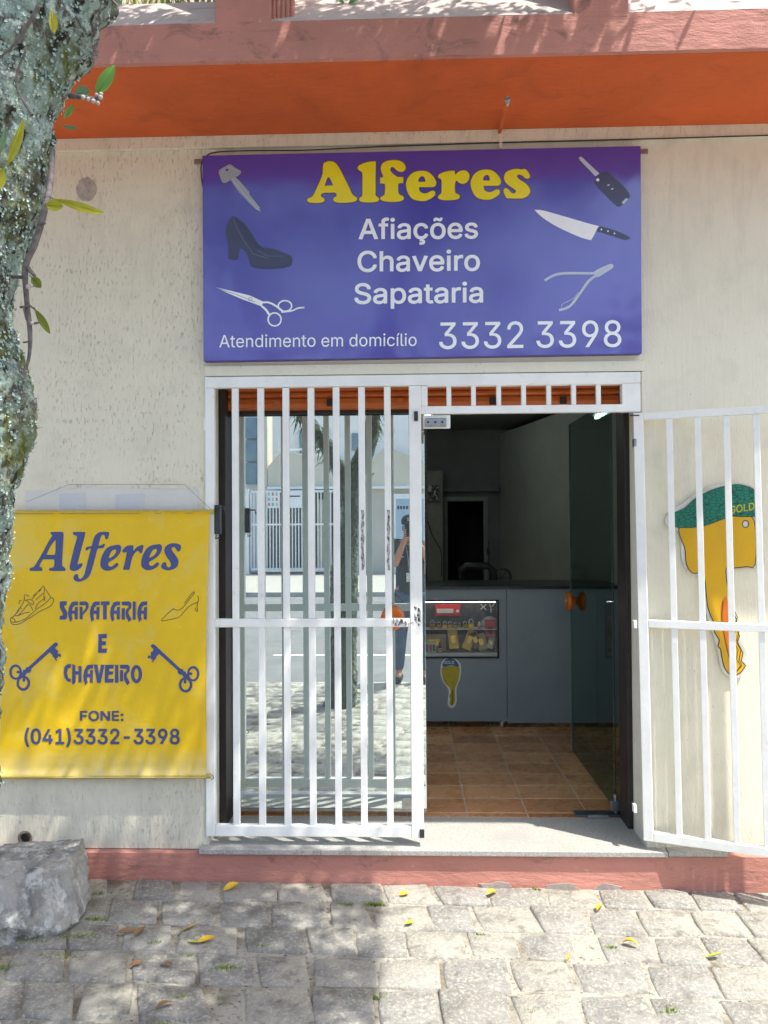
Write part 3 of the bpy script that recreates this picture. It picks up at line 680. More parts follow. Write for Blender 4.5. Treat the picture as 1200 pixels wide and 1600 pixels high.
kf = pr(O4); kf.fill([(848,85),(862,82),(955,170),(935,185),(880,128),(852,98)]); kf.lift = .0008; kf.build('car_key_picture', I_lgrey, sign); kf = pr(O4); kf.lift = .0008; kf.fill([(1070,322),(1095,298),(1106,303),(1082,330)]); kf.build('car_key_picture', I_lgrey, sign)
kb = pr(O4); kb.fill(cr([(935,200),(985,158),(1030,190),(1085,240),(1115,285),(1095,312),(1060,342),(1030,325),(965,260),(935,225)], 4)); kb.build('car_key_picture', I_shoe, sign)
kd = pr(O4); kd.lift = .0006; kd.fill(ell(947, 203, 8)).line([(997,232),(1008,228)], 5).line([(1017,252),(1028,248)], 5); kd.build('car_key_picture', I_white, sign)
kn = pr(O4); kn.fill(cr([(617,360,1),(660,362),(760,390),(880,425),(955,445,1),(940,465),(928,490),(912,518,1),(850,500),(740,450),(660,400)], 4)); kn.build('knife_picture', I_white, sign)
kh = pr(O4); kh.fill(cr([(955,446),(1010,458),(1060,475),(1115,503),(1090,515),(1040,500),(980,480),(945,470)], 4)); kh.build('knife_picture', I_shoed, sign)
kr = pr(O4); kr.lift = .0006
for q in ((966, 462), (1000, 470), (1034, 482)): kr.fill(ell(*q, 4.5, n=10))
kr.build('knife_picture', I_white, sign)
pl_ = pr(O4); pl_.line(cr([(670,728),(720,700),(780,690),(920,690),(940,683)], 6, False), 13).line(cr([(745,882),(800,862),(850,800),(900,730),(942,700)], 6, False), 13).fill(cr([(925,685),(970,658),(1010,642),(1027,645),(1025,662),(985,688),(945,710)], 4)).line(cr([(757,868),(765,850),(820,820),(845,788)], 5, False), 3); pl_.build('pliers_picture', I_lgrey, sign)
for (a, b) in ((302, 316), (1002, 1014)):
    p0 = W(a, 254 if a < 400 else 238, YF-.02); p1 = W(b, 246 if a < 400 else 230, YF-.02)
    MB().box(p0.x, p1.x, YF-.006, YF-.001, p0.z, p1.z, .001).build('mounting_tab', M_steel, sign)
cab = MB().tube([W(a, b, YF-.022) for a, b in cr([(318,300),(314,262),(322,244),(345,237),(420,235),(480,234.5),(600,229),(780,223),(900,220),(1050,216),(1250,210)], 5, False)], .0028, 6)
tag(cab.build('cable', M_dark), 'thin dark cable strung along the wall above the purple sign', 'cable')

# ================================================================== yellow banner at the left
bn = thing('hanging_banner', 'faded yellow vinyl banner with dark blue lettering hung on the wall left of the gate', 'banner')
YBN = 3.462
def bbend(x, z): return .004*noise.noise(Vector((x*3.1, z*1.6, 5)))+.0025*noise.noise(Vector((x*2+z*5, z*7-x*2, 9)))
c2 = [W(1, 800, YBN), W(328, 800, YBN), W(323, 1214, YBN), (W(-2, 1214, YBN))]
def bq(u, v):
    a = c2[0].lerp(c2[1], u); b = c2[3].lerp(c2[2], u); p = b.lerp(a, v)
    p = Vector(p); p.x += (.010*math.sin(math.pi*v)*(-(u > .5) or 1)*abs(u-.5)*2)*(1 if u < .5 else 1)
    p.y += bbend(p.x, p.z)
    p.y -= .012*max(0, 1-abs(v-1)/.012)+.012*max(0, 1-abs(v)/.03)
    if v > .90: p.y += .0022*math.sin(u*70+4*noise.noise(Vector((u*6, 0, 0))))*(v-.90)/.10*(.3+noise.noise(Vector((u*9, 1, 0))))
    return p
MB().grid(lambda u, v: tuple(bq(u, v)), 90, 110).build('banner_cloth', M_cloth, bn, True, fixn=False)
M_pole = simple('yellowed_wooden_pole', (.55, .42, .08), (.45, .33, .08), .5, 30)
for (y, xa_, xb_) in ((799.5, -8, 334), (1212.5, -8, 330)):
    MB().tube([W(xa_, y+1, YBN-.001), W(xb_, y, YBN-.001)], .0105, 12).build('pole', M_pole, bn)
MB().tube([W(332, 1211, YBN-.012), W(334, 1216, YBN-.014), W(330, 1218, YBN-.012)], .002, 6).build('hook', M_dark, bn)
st = MB().tube([W(42, 784, YBN), W(108, 757, YF-.008), W(288, 757, YF-.008), W(332, 798, YBN)], .0009, 5); st.build('cord', simple('grey_cord', (.16, .16, .16), rough=.8), bn)
Y2 = YBN-.0010
def bp(org=(0, 0), s=1): return Print(Y2, org, s, bbend)
C0, D0 = (40, 820, 9.231), (160, 820, 8.571)
bA = [(365,110),(380,103),(520,103),(540,115),(547,140),(540,300),(528,560),(532,590),(560,618),(578,640),(570,662),(550,664),(365,664),(342,650),(345,630),(370,622),(400,615),(415,590),(420,540),(418,497,1),(260,497,1),(240,520),(205,580),(208,600),(240,622),(245,650),(235,662),(80,664),(62,655),(62,632),(85,620),(115,610),(150,570),(250,400),(330,250),(370,185),(385,160),(382,145),(365,130)]
bAh = [(432,222),(436,260),(432,400),(425,425),(400,434),(312,432),(308,420),(340,350),(380,280)]
bl = [(690,105),(845,103),(857,115),(850,170),(820,280),(770,470),(750,555),(760,570),(785,560),(810,555),(820,570),(808,600),(770,640),(720,664),(670,662),(642,640),(638,600),(660,500),(700,330),(735,215),(742,175),(730,158),(705,150),(685,135),(685,118)]
bf = [(1060,110),(1110,102),(1188,104),(1203,124),(1195,170),(1185,195),(1165,213),(1148,195),(1140,160),(1125,145),(1100,150),(1080,185),(1060,250),(1050,300),(1090,292),(1120,275),(1138,275),(1140,295),(1120,330),(1090,340),(1035,350),(1000,470),(960,620),(925,720),(880,775),(820,810),(760,822),(715,810),(692,780),(695,745),(715,715),(750,713),(755,735),(762,765),(785,780),(815,765),(845,715),(870,620),(900,500),(935,350),(905,352),(885,370),(865,365),(865,345),(880,322),(915,312),(950,305),(965,250),(985,190),(1015,140)]
be = [(180,270),(225,270),(245,290),(248,325),(230,380),(180,440),(120,480),(85,500),(75,515),(78,545),(100,560),(130,555),(165,525),(190,512),(207,518),(205,545),(170,580),(110,608),(55,615),(10,600),(-22,570),(-30,520),(-22,460),(5,390),(50,320),(110,285)]
beh = [(170,330),(182,345),(175,375),(140,420),(90,447),(82,435),(95,400),(125,350),(150,333)]
br_ = [(265,345),(290,310),(330,283),(370,275),(405,275),(412,290),(412,330),(425,345),(450,310),(490,283),(530,272),(548,275),(548,300),(535,355),(520,380),(500,378),(490,355),(475,348),(450,360),(420,400),(395,450),(378,520),(360,595),(350,602),(285,602),(275,592),(295,520),(315,430),(325,380),(315,362),(295,372),(275,372)]
bs = [(1055,300),(1045,340),(1025,358),(1005,352),(990,325),(970,300),(945,298),(928,318),(935,345),(970,395),(1010,455),(1020,500),(1008,550),(970,585),(915,605),(860,607),(810,590),(788,560),(800,525),(825,500),(845,502),(855,520),(862,550),(885,570),(910,560),(920,530),(905,490),(865,430),(835,370),(835,320),(860,280),(905,255),(960,247),(1020,257),(1048,275)]
items = [(C0, [bA, bAh]), (C0, [bl]), (C0, [bf]), (D0, [be, beh]), (D0, [br_]), (D0, [sh(be, 550, -8), sh(beh, 550, -8)]), (D0, [bs])]
def fresh():
    global halo, rim, ins
    halo = bp(); rim = bp(); rim.lift = .0006; ins = bp(); ins.lift = .0012
def flush(what):
    halo.build('lettering_halo', I_pale, bn); rim.build('lettering_outline', I_navyd, bn); tag(ins.build('lettering' if 'key' not in what else 'key_picture', I_navy, bn), what); fresh()
fresh()
def glyph(L, inner=.42, outer=.42):
    halo.fill(offs(L[0], outer), *[offs(l, -outer) for l in L[1:]]); rim.fill(L[0], *L[1:]); ins.fill(offs(L[0], -inner), *[offs(l, inner) for l in L[1:]])
for (ox, oy, s), loops in items: glyph([[(ox+p[0]/s, oy+p[1]/s) for p in cr(l, 4)] for l in loops])
flush('dark blue slanted lettering reading Alferes')
S_ = [(95,150),(108,137),(172,137),(168,182),(140,184),(150,215),(175,260),(172,320),(155,340),(90,340),(95,296),(122,296),(128,275),(95,210)]
aa = [(295,140),(292,182),(262,182),(235,205),(228,240),(258,240),(258,205),(292,195),(290,338),(257,338),(257,275),(228,275),(225,310),(235,330),(205,368),(190,310),(184,265),(195,200),(225,150),(250,140)]
Pp = [(312,140),(385,140),(412,165),(410,210),(385,250),(348,285),(345,338),(312,338),(312,197),(343,197),(343,262),(372,225),(385,195),(375,181),(312,182)]
T_ = [(548,140),(645,138),(640,178),(612,180),(612,338),(572,338),(572,180),(548,180)]
R1 = [(778,140),(860,140),(885,160),(882,210),(855,240),(850,270),(885,335),(858,368),(825,310),(818,265),(822,235),(850,205),(852,185),(778,182)]
R2 = [(777,215),(812,215),(812,340),(777,340)]; I_ = [(900,140),(932,140),(932,340),(900,340)]
E1 = [(522,500),(612,498),(615,545),(560,545),(560,578),(608,578),(602,620),(558,622),(558,660),(620,658),(612,705),(518,705)]
Cc = [(218,830),(215,870),(180,880),(172,930),(185,985),(218,995),(212,1030),(175,1020),(145,980),(135,920),(145,860),(175,833)]
Hh = [(232,830),(265,850),(265,910),(300,910),(300,852),(335,852),(335,1032),(300,1032),(300,945),(270,945),(268,1030),(240,1060),(230,1040)]
Vv = [(470,835),(510,835),(530,950),(550,835),(590,838),(545,1038),(508,1038)]
E2 = [(595,838),(690,838),(690,878),(640,880),(640,910),(685,912),(680,945),(635,948),(630,992),(690,990),(685,1032),(592,1035)]
I2 = [(705,838),(742,838),(742,1035),(705,1035)]
def g5(l): return [(80+p[0]/7.0588, 920+p[1]/7.0588) for p in l]
for l in (S_, aa, Pp, sh(aa, 240), T_, sh(aa, 465), R1, R2, I_, sh(aa, 765)): glyph([g5(l)], .38, .5)
flush('dark blue lettering reading SAPATARIA'); glyph([g5(E1)], .38, .5); flush('dark blue letter E')
for l in (Cc, Hh, sh(aa, 170, 697), Vv, E2, I2, sh(R1, -17, 697), sh(R2, -17, 680)): glyph([g5(l)], .38, .5)
glyph([g5(ell(942, 940, 62, 100)), g5(ell(942, 940, 24, 62))], .38, .4); flush('dark blue lettering reading CHAVEIRO')
K_ = [(745,850),(775,832),(800,845),(800,875),(765,905),(775,935),(795,935),(805,960),(800,985),(820,1000),(828,985),(850,1020),(838,1038),(812,1022),(798,1045),(775,1055),(780,1068),(795,1082),(778,1092),(765,1075),(745,1040),(730,1030),(728,1010),(700,980),(690,968),(430,1200),(432,1225),(410,1258),(385,1255),(360,1275),(345,1300),(310,1310),(285,1290),(290,1265),(315,1240),(322,1215),(350,1210),(362,1180),(395,1175)]
def gF(l, mir=False): return [((215+(990-p[0])/8.889) if mir else p[0]/8.889, 910+(p[1]+(22 if mir else 0))/8.889) for p in l]
for mir in (False, True):
    parts = [[K_], [ell(215, 1245, 86, 106), ell(218, 1248, 56, 76)], [ell(322, 1400, 94, 106), ell(322, 1398, 60, 72)], [ell(255, 1245, 28, 20)], [ell(330, 1355, 20, 28)]]
    P_ = [[gF(l, mir) for l in pp] for pp in parts]
    for pp in P_: halo.fill(offs(pp[0], .6), *[offs(l, -.5) for l in pp[1:]])
    for pp in P_: rim.fill(*pp)
    for pp in P_: ins.fill(offs(pp[0], -.45), *[offs(l, .45) for l in pp[1:]])
    flush('old fashioned dark blue key')
sk = bp((0, 910), 8.889); sk.lift = .0003
for l in ([(445,235),(590,65),(620,75),(710,210),(740,215),(745,260),(700,330),(560,400),(400,500),(270,575),(180,582),(150,540),(155,490),(205,455),(330,270),(345,175),(410,190)], [(165,550),(240,548),(360,500),(500,380),(640,280),(710,210)], [(205,455),(240,462),(285,430),(390,300)], [(245,465),(340,425),(415,412)], [(390,300),(430,330),(455,385)], [(490,370),(530,290),(610,230),(635,200)], [(620,90),(612,180),(625,260)], [(460,190),(575,100)], [(500,245),(600,150)], [(345,250),(430,240),(475,290),(445,305),(370,250)], [(165,490),(200,515),(212,550)], [(270,300),(270,260),(310,245)], [(240,395),(275,398)], [(275,345),(305,370)], [(225,420),(250,425)]):
    sk.line(cr(l, 4, False), 8)
sk.build('shoe_drawing', I_navyd, bn)
hk = bp((215, 910), 8.889); hk.lift = .0003
for l in ([(505,355),(335,522),(400,525),(540,495),(600,460),(680,370),(750,310),(835,270),(845,220),(832,180)], [(835,270),(825,340),(835,395),(815,400),(800,370),(808,350)], [(500,370),(560,385),(620,355),(700,260),(785,150),(775,135),(740,170),(650,290)]):
    hk.line(cr(l, 4, False), 8)
hk.build('shoe_drawing', I_navyd, bn)
kw = dict(Y=Y2-.0008, parent=bn, bend=bbend)
text('lettering_outline', 'FONE:', 125, 193, 1126.6, 1110.6, mat=I_navyd, bold=.75, **kw); text('lettering', 'FONE:', 125.6, 192.4, 1126.2, 1111, mat=I_navy, bold=.4, lift=.0004, **kw)
text('lettering_outline', '(041)3332-3398', 38, 281, 1163, 1138.6, mat=I_navyd, bold=.75, slope=0, **kw); text('lettering', '(041)3332-3398', 38.6, 280.4, 1162.6, 1139, mat=I_navy, bold=.4, lift=.0004, **kw)

# painted-over patch on the wall above the banner, a dried root and a pipe hole
M_patch = simple('bluish_repaint', (.72, .70, .64), (.66, .65, .60), .85, 5, .002, 60); M_patch2 = simple('blue_grey_repaint', (.58, .60, .61), (.62, .63, .61), .85, 7, .002, 60)
def patch(pts, Y, m): 
    return MB().poly([[W(a, b, Y) for a, b in pts]]).build('paint_patch', m, shop)
patch([(40,767),(150,762),(310,765),(309,800),(40,800)], YF-.0030, M_patch)
patch([(93,771),(134,770),(135,800),(92,800)], YF-.0045, M_patch2); patch([(180,773),(225,771),(226,800),(180,800)], YF-.0045, M_patch2)
m = MB(); n = 22
m.add([W(135, 293, YF-.008)]+[W(135+(16+3*noise.noise(Vector((i*.9, 0, 3))))*math.cos(i*math.tau/n), 296+(19+4*noise.noise(Vector((i*.8, 2, 3))))*math.sin(i*math.tau/n), YF-.0015) for i in range(n)], [(0, i+1, (i+1) % n+1) for i in range(n)])
ro = m.build('mortar_scar', simple('grey_mortar_scar', (.56, .52, .44), (.36, .33, .28), .95, 22, .004, 60), shop, True)
rt = MB()
for (p, q_, r0) in (((135, 292), (124, 262), .0012), ((136, 292), (144, 272), .0008), ((135, 293), (150, 276), .0008), ((134, 294), (128, 310), .0008), ((136, 294), (147, 305), .0006)):
    a, b = W(*p, YF-.010), W(*q_, YF-.022); mid = a.lerp(b, .5)+Vector((rnd.uniform(-.006, .006), -.006, rnd.uniform(-.006, .006))); rt.tube([a, mid, b], [r0*1.6, r0, r0*.6], 5)
tag(rt.build('dried_root', M_chip), 'dried root tuft on a grey mortar scar high on the left wall', 'dried plant')
m = MB().lathe(W(40, 1309, YF-.001), (0, -1, 0), [(0, .030), (.004, .034), (.010, .024), (.004, .018), (.001, .014)], 20); m.build('pipe_hole', simple('broken_mortar', (.22, .18, .14), (.12, .1, .08), .95, 40, .004, 50), shop)
MB().lathe(W(41, 1308, YF-.009), (0, -1, 0), [(0, .021), (.0015, .021)], 16).build('drain_hole', simple('black_hole', (.008, .008, .008), rough=1.), shop)

# ================================================================== key-shaped cut-out board on the right wall
kbd = thing('cutout_board', 'yellow key shaped board with a green top on the wall behind the open gate', 'sign')
YK = YF-.016
ko = (1000, 740, 6.0); kp = lambda l: [(1000+p[0]/6, 740+p[1]/6) for p in l]
board = cr([(300,330),(400,280),(520,185),(700,105),(860,88),(1000,100),(1110,165),(1148,290),(1130,480),(1165,780),(1130,880),(870,905),(850,1180),(905,1330),(905,1450),(1000,1680),(1005,1800),(940,1905),(850,1920),(770,1840),(740,1700),(700,1550),(590,1200),(560,980),(430,890),(395,790),(370,560),(255,490),(240,420)], 4)
m = MB().prism([W(*p, YK) for p in kp(board)], (0, .012, 0)); m.build('board', simple('white_board_edge', (.70, .70, .66), (.55, .52, .46), .6, 12), kbd)
face = cr([(380,500),(560,480),(760,435),(860,405),(1040,405),(1080,560),(1075,850),(1000,868),(858,885),(800,905),(835,1180),(860,1300,1),(905,1370,1),(885,1430,1),(930,1520,1),(905,1590,1),(960,1680,1),(945,1760,1),(985,1800,1),(930,1870),(850,1880),(790,1800),(760,1640,1),(735,1620,1),(750,1560,1),(700,1480,1),(715,1430,1),(640,1250),(600,945),(500,930),(440,850),(425,700),(385,600)], 3)
green = cr([(310,385),(420,325),(520,235),(620,180),(720,140),(860,108),(960,110),(1065,150),(1110,240),(1100,400,1),(960,402),(840,400),(700,455),(580,492),(450,505),(320,490)], 4)
b1 = Print(YK-.0012, ko[:2], ko[2]); b1.fill(offs(face, 9), ell(990, 472, 25, 30)); b1.build('printed_outline', I_black, kbd)
M_ky = simple('amber_yellow_print', (.72, .42, .008), (.66, .38, .01), .35, 8); b2 = Print(YK-.0020, ko[:2], ko[2]); b2.fill(face, ell(990, 472, 33, 38)); b2.build('printed_key', M_ky, kbd)
gr = Mat('green_mesh_print', .35); 
_w = gr.vor(42, 'DISTANCE_TO_EDGE', (1, 1, 1.7), rand=.8); gr.col(gr.mix((.004, .045, .05), (.012, .20, .125), gr.ramp(_w, .02, .09)))
b3 = Print(YK-.0030, ko[:2], ko[2]); b3.fill(offs(green, 5)); b3.build('printed_outline', I_black, kbd)
b3 = Print(YK-.0038, ko[:2], ko[2]); b3.fill(green); b3.build('printed_top', gr.m, kbd)
text('lettering', 'GOLD', 1139.5, 1179, 803, 791, Y=YK-.0046, mat=simple('lime_print', (.50, .52, .02), rough=.4), parent=kbd, bold=.35, slope=-.16)
b4 = Print(YK-.0030, ko[:2], ko[2])
b4.fill(cr([(800,1150),(830,1250),(840,1500),(880,1700),(900,1850),(870,1860),(820,1640),(770,1400),(760,1250)], 4)); b4.build('printed_groove', simple('orange_print', (.68, .17, .01), rough=.4), kbd)
b5 = Print(YK-.0038, ko[:2], ko[2])
for dx in (0, 36): b5.line([(850+dx, 1290), (880+dx, 1350), (855+dx, 1400), (895+dx, 1480), (872+dx, 1560), (920+dx*.8, 1650), (905+dx*.7, 1740), (945+dx*.3, 1800), (900, 1860)], 6)
b5.line(cr([(780,1190),(770,1400),(830,1700),(880,1850)], 4, False), 7); b5.build('printed_groove', I_black, kbd)
# ================================================================== inside: counter with a small display window
cnt = thing('shop_counter', 'blue grey metal counter on castors inside the shop with a small display window', 'counter')
YC = 5.52
M_blue = Mat('blue_grey_counter_paint', .38); _m = M_blue
_m.col(_m.mix((.33, .39, .43), (.275, .335, .38), _m.ramp(_m.noise(2, 4), .3, .7))); _m.bump(_m.noise(2.5, 2), .01, .4); M_blue = _m.m
cx0, cx1, cx2 = -.75, W(792, 1000, YC).x, W(972, 1000, YC).x
ct, cb = W(730, 921, YC).z, W(730, 1127, YC).z
wx0, wx1, wz0, wz1 = -.05, W(777, 980, YC).x, W(700, 1026, YC).z, W(700, 940, YC).z
m = MB(); m.box(cx0, wx0, YC, YC+.02, cb, ct); m.box(wx1, cx1-.002, YC, YC+.02, cb, ct); m.box(wx0, wx1, YC, YC+.02, cb, wz0); m.box(wx0, wx1, YC, YC+.02, wz1, ct)
m.build('front_panel', M_blue, cnt); MB().box(cx1+.002, cx2, YC+.004, YC+.024, cb-.012, ct).build('front_panel', M_blue, cnt)
MB().box(cx2-.02, cx2, YC+.03, YC+.6, cb, ct).build('side_panel', M_blue, cnt)
MB().box(cx0-.01, cx2+.01, YC-.012, YC+.62, ct+.001, ct+.022, .003).build('worktop', simple('dark_laminate', (.05, .06, .07), rough=.3), cnt)
e = .012
m = MB(); m.box(wx0-e, wx1+e, YC-.006, YC-.0005, wz1, wz1+e); m.box(wx0-e, wx1+e, YC-.006, YC-.0005, wz0-e, wz0); m.box(wx1, wx1+e, YC-.006, YC-.0005, wz0+.0003, wz1-.0003); m.build('window_frame', M_dark, cnt)
MB().box(wx0, wx1, YC+.005, YC+.008, wz0, wz1).build('window_pane', glassmat('clear_display_glass', (.9, .95, .95), (.97, .98, .98), .02), cnt)
M_shelf = simple('pale_display_lining', (.55, .56, .54), (.45, .46, .45), .5, 10)
m = MB().box(wx0-.02, wx1+.02, YC+.17, YC+.18, wz0-.02, wz1+.02); m.box(wx0, wx1, YC+.021, YC+.17, wz0-.012, wz0-.001); m.build('display_lining', simple('black_display_lining', (.04, .04, .045), (.12, .12, .13), .5, 9), cnt)
MB().box(wx0, wx1, YC+.03, YC+.16, W(700, 982, YC+.08).z-.003, W(700, 982, YC+.08).z).build('shelf', M_shelf, cnt)
MB().box(wx0, wx1, YC+.022, YC+.06, wz0, wz0+.02).build('shelf', M_shelf, cnt)
YD = YC+.055
M_dl = bpy.data.materials.new('display_light'); M_dl.use_nodes = True; M_dl.node_tree.nodes['Principled BSDF'].inputs['Emission Color'].default_value = (1, .97, .9, 1); M_dl.node_tree.nodes['Principled BSDF'].inputs['Emission Strength'].default_value = 5
MB().box(wx0+.01, wx1-.01, YC+.024, YC+.032, wz1-.008, wz1-.002).build('display_light', M_dl, cnt)
zs_ = W(700, 982, YD).z
brass = simple('brass', (.62, .42, .09), (.45, .3, .07), .3, 30, Metallic=.75)
proto = None
lab = ['brass padlock first from the left on the display shelf', 'brass padlock second from the left on the display shelf', 'brass padlock third from the left on the display shelf', 'brass padlock fourth from the left on the display shelf', 'brass padlock fifth from the left on the display shelf', 'brass padlock sixth from the left on the display shelf', 'largest brass padlock near the right end of the display shelf', 'last brass padlock at the right end of the display shelf']
for i, (px, s_) in enumerate(((675, 1.15), (686, .9), (695, 1.0), (703, .95), (711, .8), (718, .7), (736, 1.3), (727, 1.0))):
    if proto is None:
        proto = thing('padlock', lab[0], 'padlock', 'brass padlocks on the shelf of the display window')
        MB().box(-.017, .017, -.008, .008, .0, .028, .003).build('lock_body', brass, proto)
        MB().tube([(-.011, 0, .027), (-.011, 0, .040), (-.007, 0, .049), (0, 0, .052), (.007, 0, .049), (.011, 0, .040), (.011, 0, .027)], .003, 7).build('shackle', M_steel, proto); t_ = proto
    else:
        t_ = proto.copy(); COL.objects.link(t_); t_['label'] = lab[i]
        for ch in list(proto.children): q = ch.copy(); COL.objects.link(q); q.parent = t_
    t_.location = (W(px, 980, YD).x, YD+.01*(i % 2), zs_); t_.scale = (s_,)*3; t_.rotation_euler.z = rnd.uniform(-.3, .3)
M_red = simple('red_card', (.50, .015, .02), (.42, .01, .015), .4, 10)
rc = thing('advert_card', 'red card with white band standing at the top of the display window', 'card')
a_, b_ = W(680, 962, YD+.03), W(719, 944, YD+.03)
MB().box(a_.x, b_.x, YD+.03, YD+.034, a_.z, b_.z, .001).build('card', M_red, rc)
MB().box(a_.x+.012, b_.x-.05, YD+.0275, YD+.0290, a_.z+.018, a_.z+.05).build('white_band', M_shelf, rc); MB().lathe((b_.x-.02, YD+.0285, b_.z-.05), (0, -1, 0), [(0, .012), (.001, .012)], 16).build('round_emblem', M_shelf, rc)
a_, b_ = W(758, 995, YD), W(774, 968, YD)
r2 = thing('product_card', 'small dark red card with round black emblem at the right of the display window', 'card'); MB().box(a_.x, b_.x, YD, YD+.004, a_.z, b_.z, .001).build('card', M_red, r2); MB().lathe(((a_.x+b_.x)/2, YD-.001, a_.z+.05), (0, -1, 0), [(0, .022), (.001, .022)], 16).build('round_emblem', M_dark, r2)
M_gold = simple('golden_card', (.85, .58, .08), (.7, .45, .06), .45, 20)
def card(name, px0, px1, y0, y1, tilt, m, lb, ct_):
    a_, b_ = W(px0, y1, YD+.02), W(px1, y0, YD+.02); o = (a_+b_)/2; o.y = YD+.04
    c_, s_ = math.cos(tilt), math.sin(tilt); t = thing(name, lb, ct_)
    MB().obox(o, Vector((c_, 0, s_)), Vector((0, 1, 0)), Vector((-s_, 0, c_)), (b_.x-a_.x)/2, .004, (b_.z-a_.z)/2, .001).build('backing', m, t)
    MB().obox(o-Vector((0, .008, 0)), Vector((c_, 0, s_)), Vector((0, 1, 0)), Vector((-s_, 0, c_)), (b_.x-a_.x)/4, .003, (b_.z-a_.z)/5, .001).build('blister', brass, t); return t
card('lock_package', 701, 716, 984, 1014, .12, M_gold, 'golden blister package leaning in the middle of the display window', 'package')
card('lock_package', 727, 741, 984, 1016, -.38, M_gold, 'golden package tilted over the bottom of the display window', 'package')
card('lock_package', 745, 760, 990, 1016, .25, simple('tan_card', (.45, .36, .2), rough=.5), 'tan package behind the right corner of the display window', 'package')
card('lock_package', 763, 772, 996, 1014, -.2, M_shelf, 'white package at the far right of the display window', 'package')
bx = thing('small_box', 'small white box with dark print at the left bottom of the display window', 'box'); a_, b_ = W(665, 1020, YD), W(681, 1004, YD)
MB().box(a_.x, b_.x, YD, YD+.05, wz0+.021, b_.z, .001).build('box_body', M_shelf, bx)
for k in range(3): MB().box(a_.x+.004+k*.024, a_.x+.02+k*.024, YD-.002, YD-.0006, wz0+.03, b_.z-.014).build('printed_panel', (M_dark, M_red, M_dark)[k], bx)
bt = thing('glue_bottle', 'small dark bottle with red and white label beside the white box', 'bottle'); o = W(687.5, 1020, YD)
MB().lathe((o.x, YD, wz0+.021), (0, 0, 1), [(0, .014), (.04, .014), (.052, .006), (.075, .003)], 14).build('bottle_body', M_dark, bt, True); MB().lathe((o.x, YD, wz0+.028), (0, 0, 1), [(0, .0146), (.024, .0146)], 14).build('bottle_label', M_shelf, bt); MB().lathe((o.x, YD, wz0+.036), (0, 0, 1), [(0, .0150), (.009, .0150)], 14).build('bottle_label', M_red, bt)
card('brown_carton', 658, 697, 991, 1018, 0, simple('brown_carton_card', (.34, .26, .17), rough=.7), 'plain brown carton behind the white box in the display window', 'carton')
card('lock_package', 736, 750, 988, 1012, .5, simple('mauve_card', (.30, .19, .20), rough=.5), 'mauve brown package wedged between the golden and tan packages', 'package')
dm = thing('cutting_disc', 'grey round disc standing at the upper right of the display window', 'disc'); o = W(765, 976, YD+.09); MB().lathe(tuple(o), (0, -1, 0), [(0, .062), (.004, .062), (.006, .02)], 24).build('disc_body', simple('grey_disc', (.30, .36, .38), (.18, .22, .24), .35, 20), dm, True)
tl = thing('tool_set', 'crossed silver tools hung in the top right corner of the display window', 'tool')
for a, b, c_, d_ in ((751, 944, 760, 953), (760, 944, 751, 952), (765, 944, 768, 953), (768, 948, 773, 943), (766, 952, 768, 957)): MB().tube([W(a, b, YD+.06), W(c_, d_, YD+.06)], .004, 6).build('tool', M_shelf, tl)
bt2 = thing('glue_bottle', 'small white bottle with pink base at the right end of the padlock row', 'bottle'); o = W(749, 980, YD)
MB().lathe((o.x, YD, zs_), (0, 0, 1), [(0, .013), (.022, .013)], 12).build('bottle_label', simple('pink_label', (.7, .2, .18), rough=.4), bt2); MB().lathe((o.x, YD, zs_+.0222), (0, 0, 1), [(0, .013), (.014, .011), (.026, .004)], 12).build('bottle_top', M_shelf, bt2)
# castors
for px in (784,):
    o = W(px, 1130, YC+.03)
    MB().box(o.x-.018, o.x+.018, YC+.01, YC+.05, ZS+.035, cb-.001, .002).build('castor', M_steel, cnt); MB().lathe((o.x-.012, YC+.02, ZS+.025), (1, 0, 0), [(0, .018), (.003, .025), (.018, .025), (.021, .018)], 18).build('wheel', simple('white_castor_wheel', (.6, .6, .58), rough=.4), cnt)
# key sticker on the counter front (plain key with a blue band)
stk = thing('key_sticker', 'yellow key shaped sticker with a blue top on the counter front below the display window', 'sticker')
YQ = YC-.0006
ks = lambda l: [(640+p[0]/3.158, 920+p[1]/3.158) for p in l]
b0 = Print(YQ); b0.fill(cr(ks([(160,360),(190,338),(225,345),(252,375),(250,440),(232,490),(232,560),(212,588),(188,570),(192,500),(165,460),(152,410)]), 4)); b0.build('sticker_border', I_white, stk)
b0 = Print(YQ-.0008); b0.fill(cr(ks([(165,385),(240,385),(246,420),(235,465),(224,495),(224,550),(211,578),(197,566),(202,545),(196,530),(203,510),(198,488),(172,462),(160,420)]), 4)); b0.build('printed_key', simple('yellow_print', (.62, .50, .02), rough=.35), stk)
b0 = Print(YQ-.0012); b0.fill(cr(ks([(164,384),(170,355),(195,344),(224,350),(244,384),(205,378)]), 4)); b0.build('printed_top', simple('blue_print', (.05, .16, .36), rough=.35), stk)
b0 = Print(YQ-.0012); b0.line(ks([(212,500),(212,570)]), 1.2); b0.build('printed_groove', I_black, stk)
text('lettering', 'GOLD', 693.5, 709.5, 1037.5, 1032.5, Y=YQ-.0018, mat=I_white, parent=stk, bold=.1)
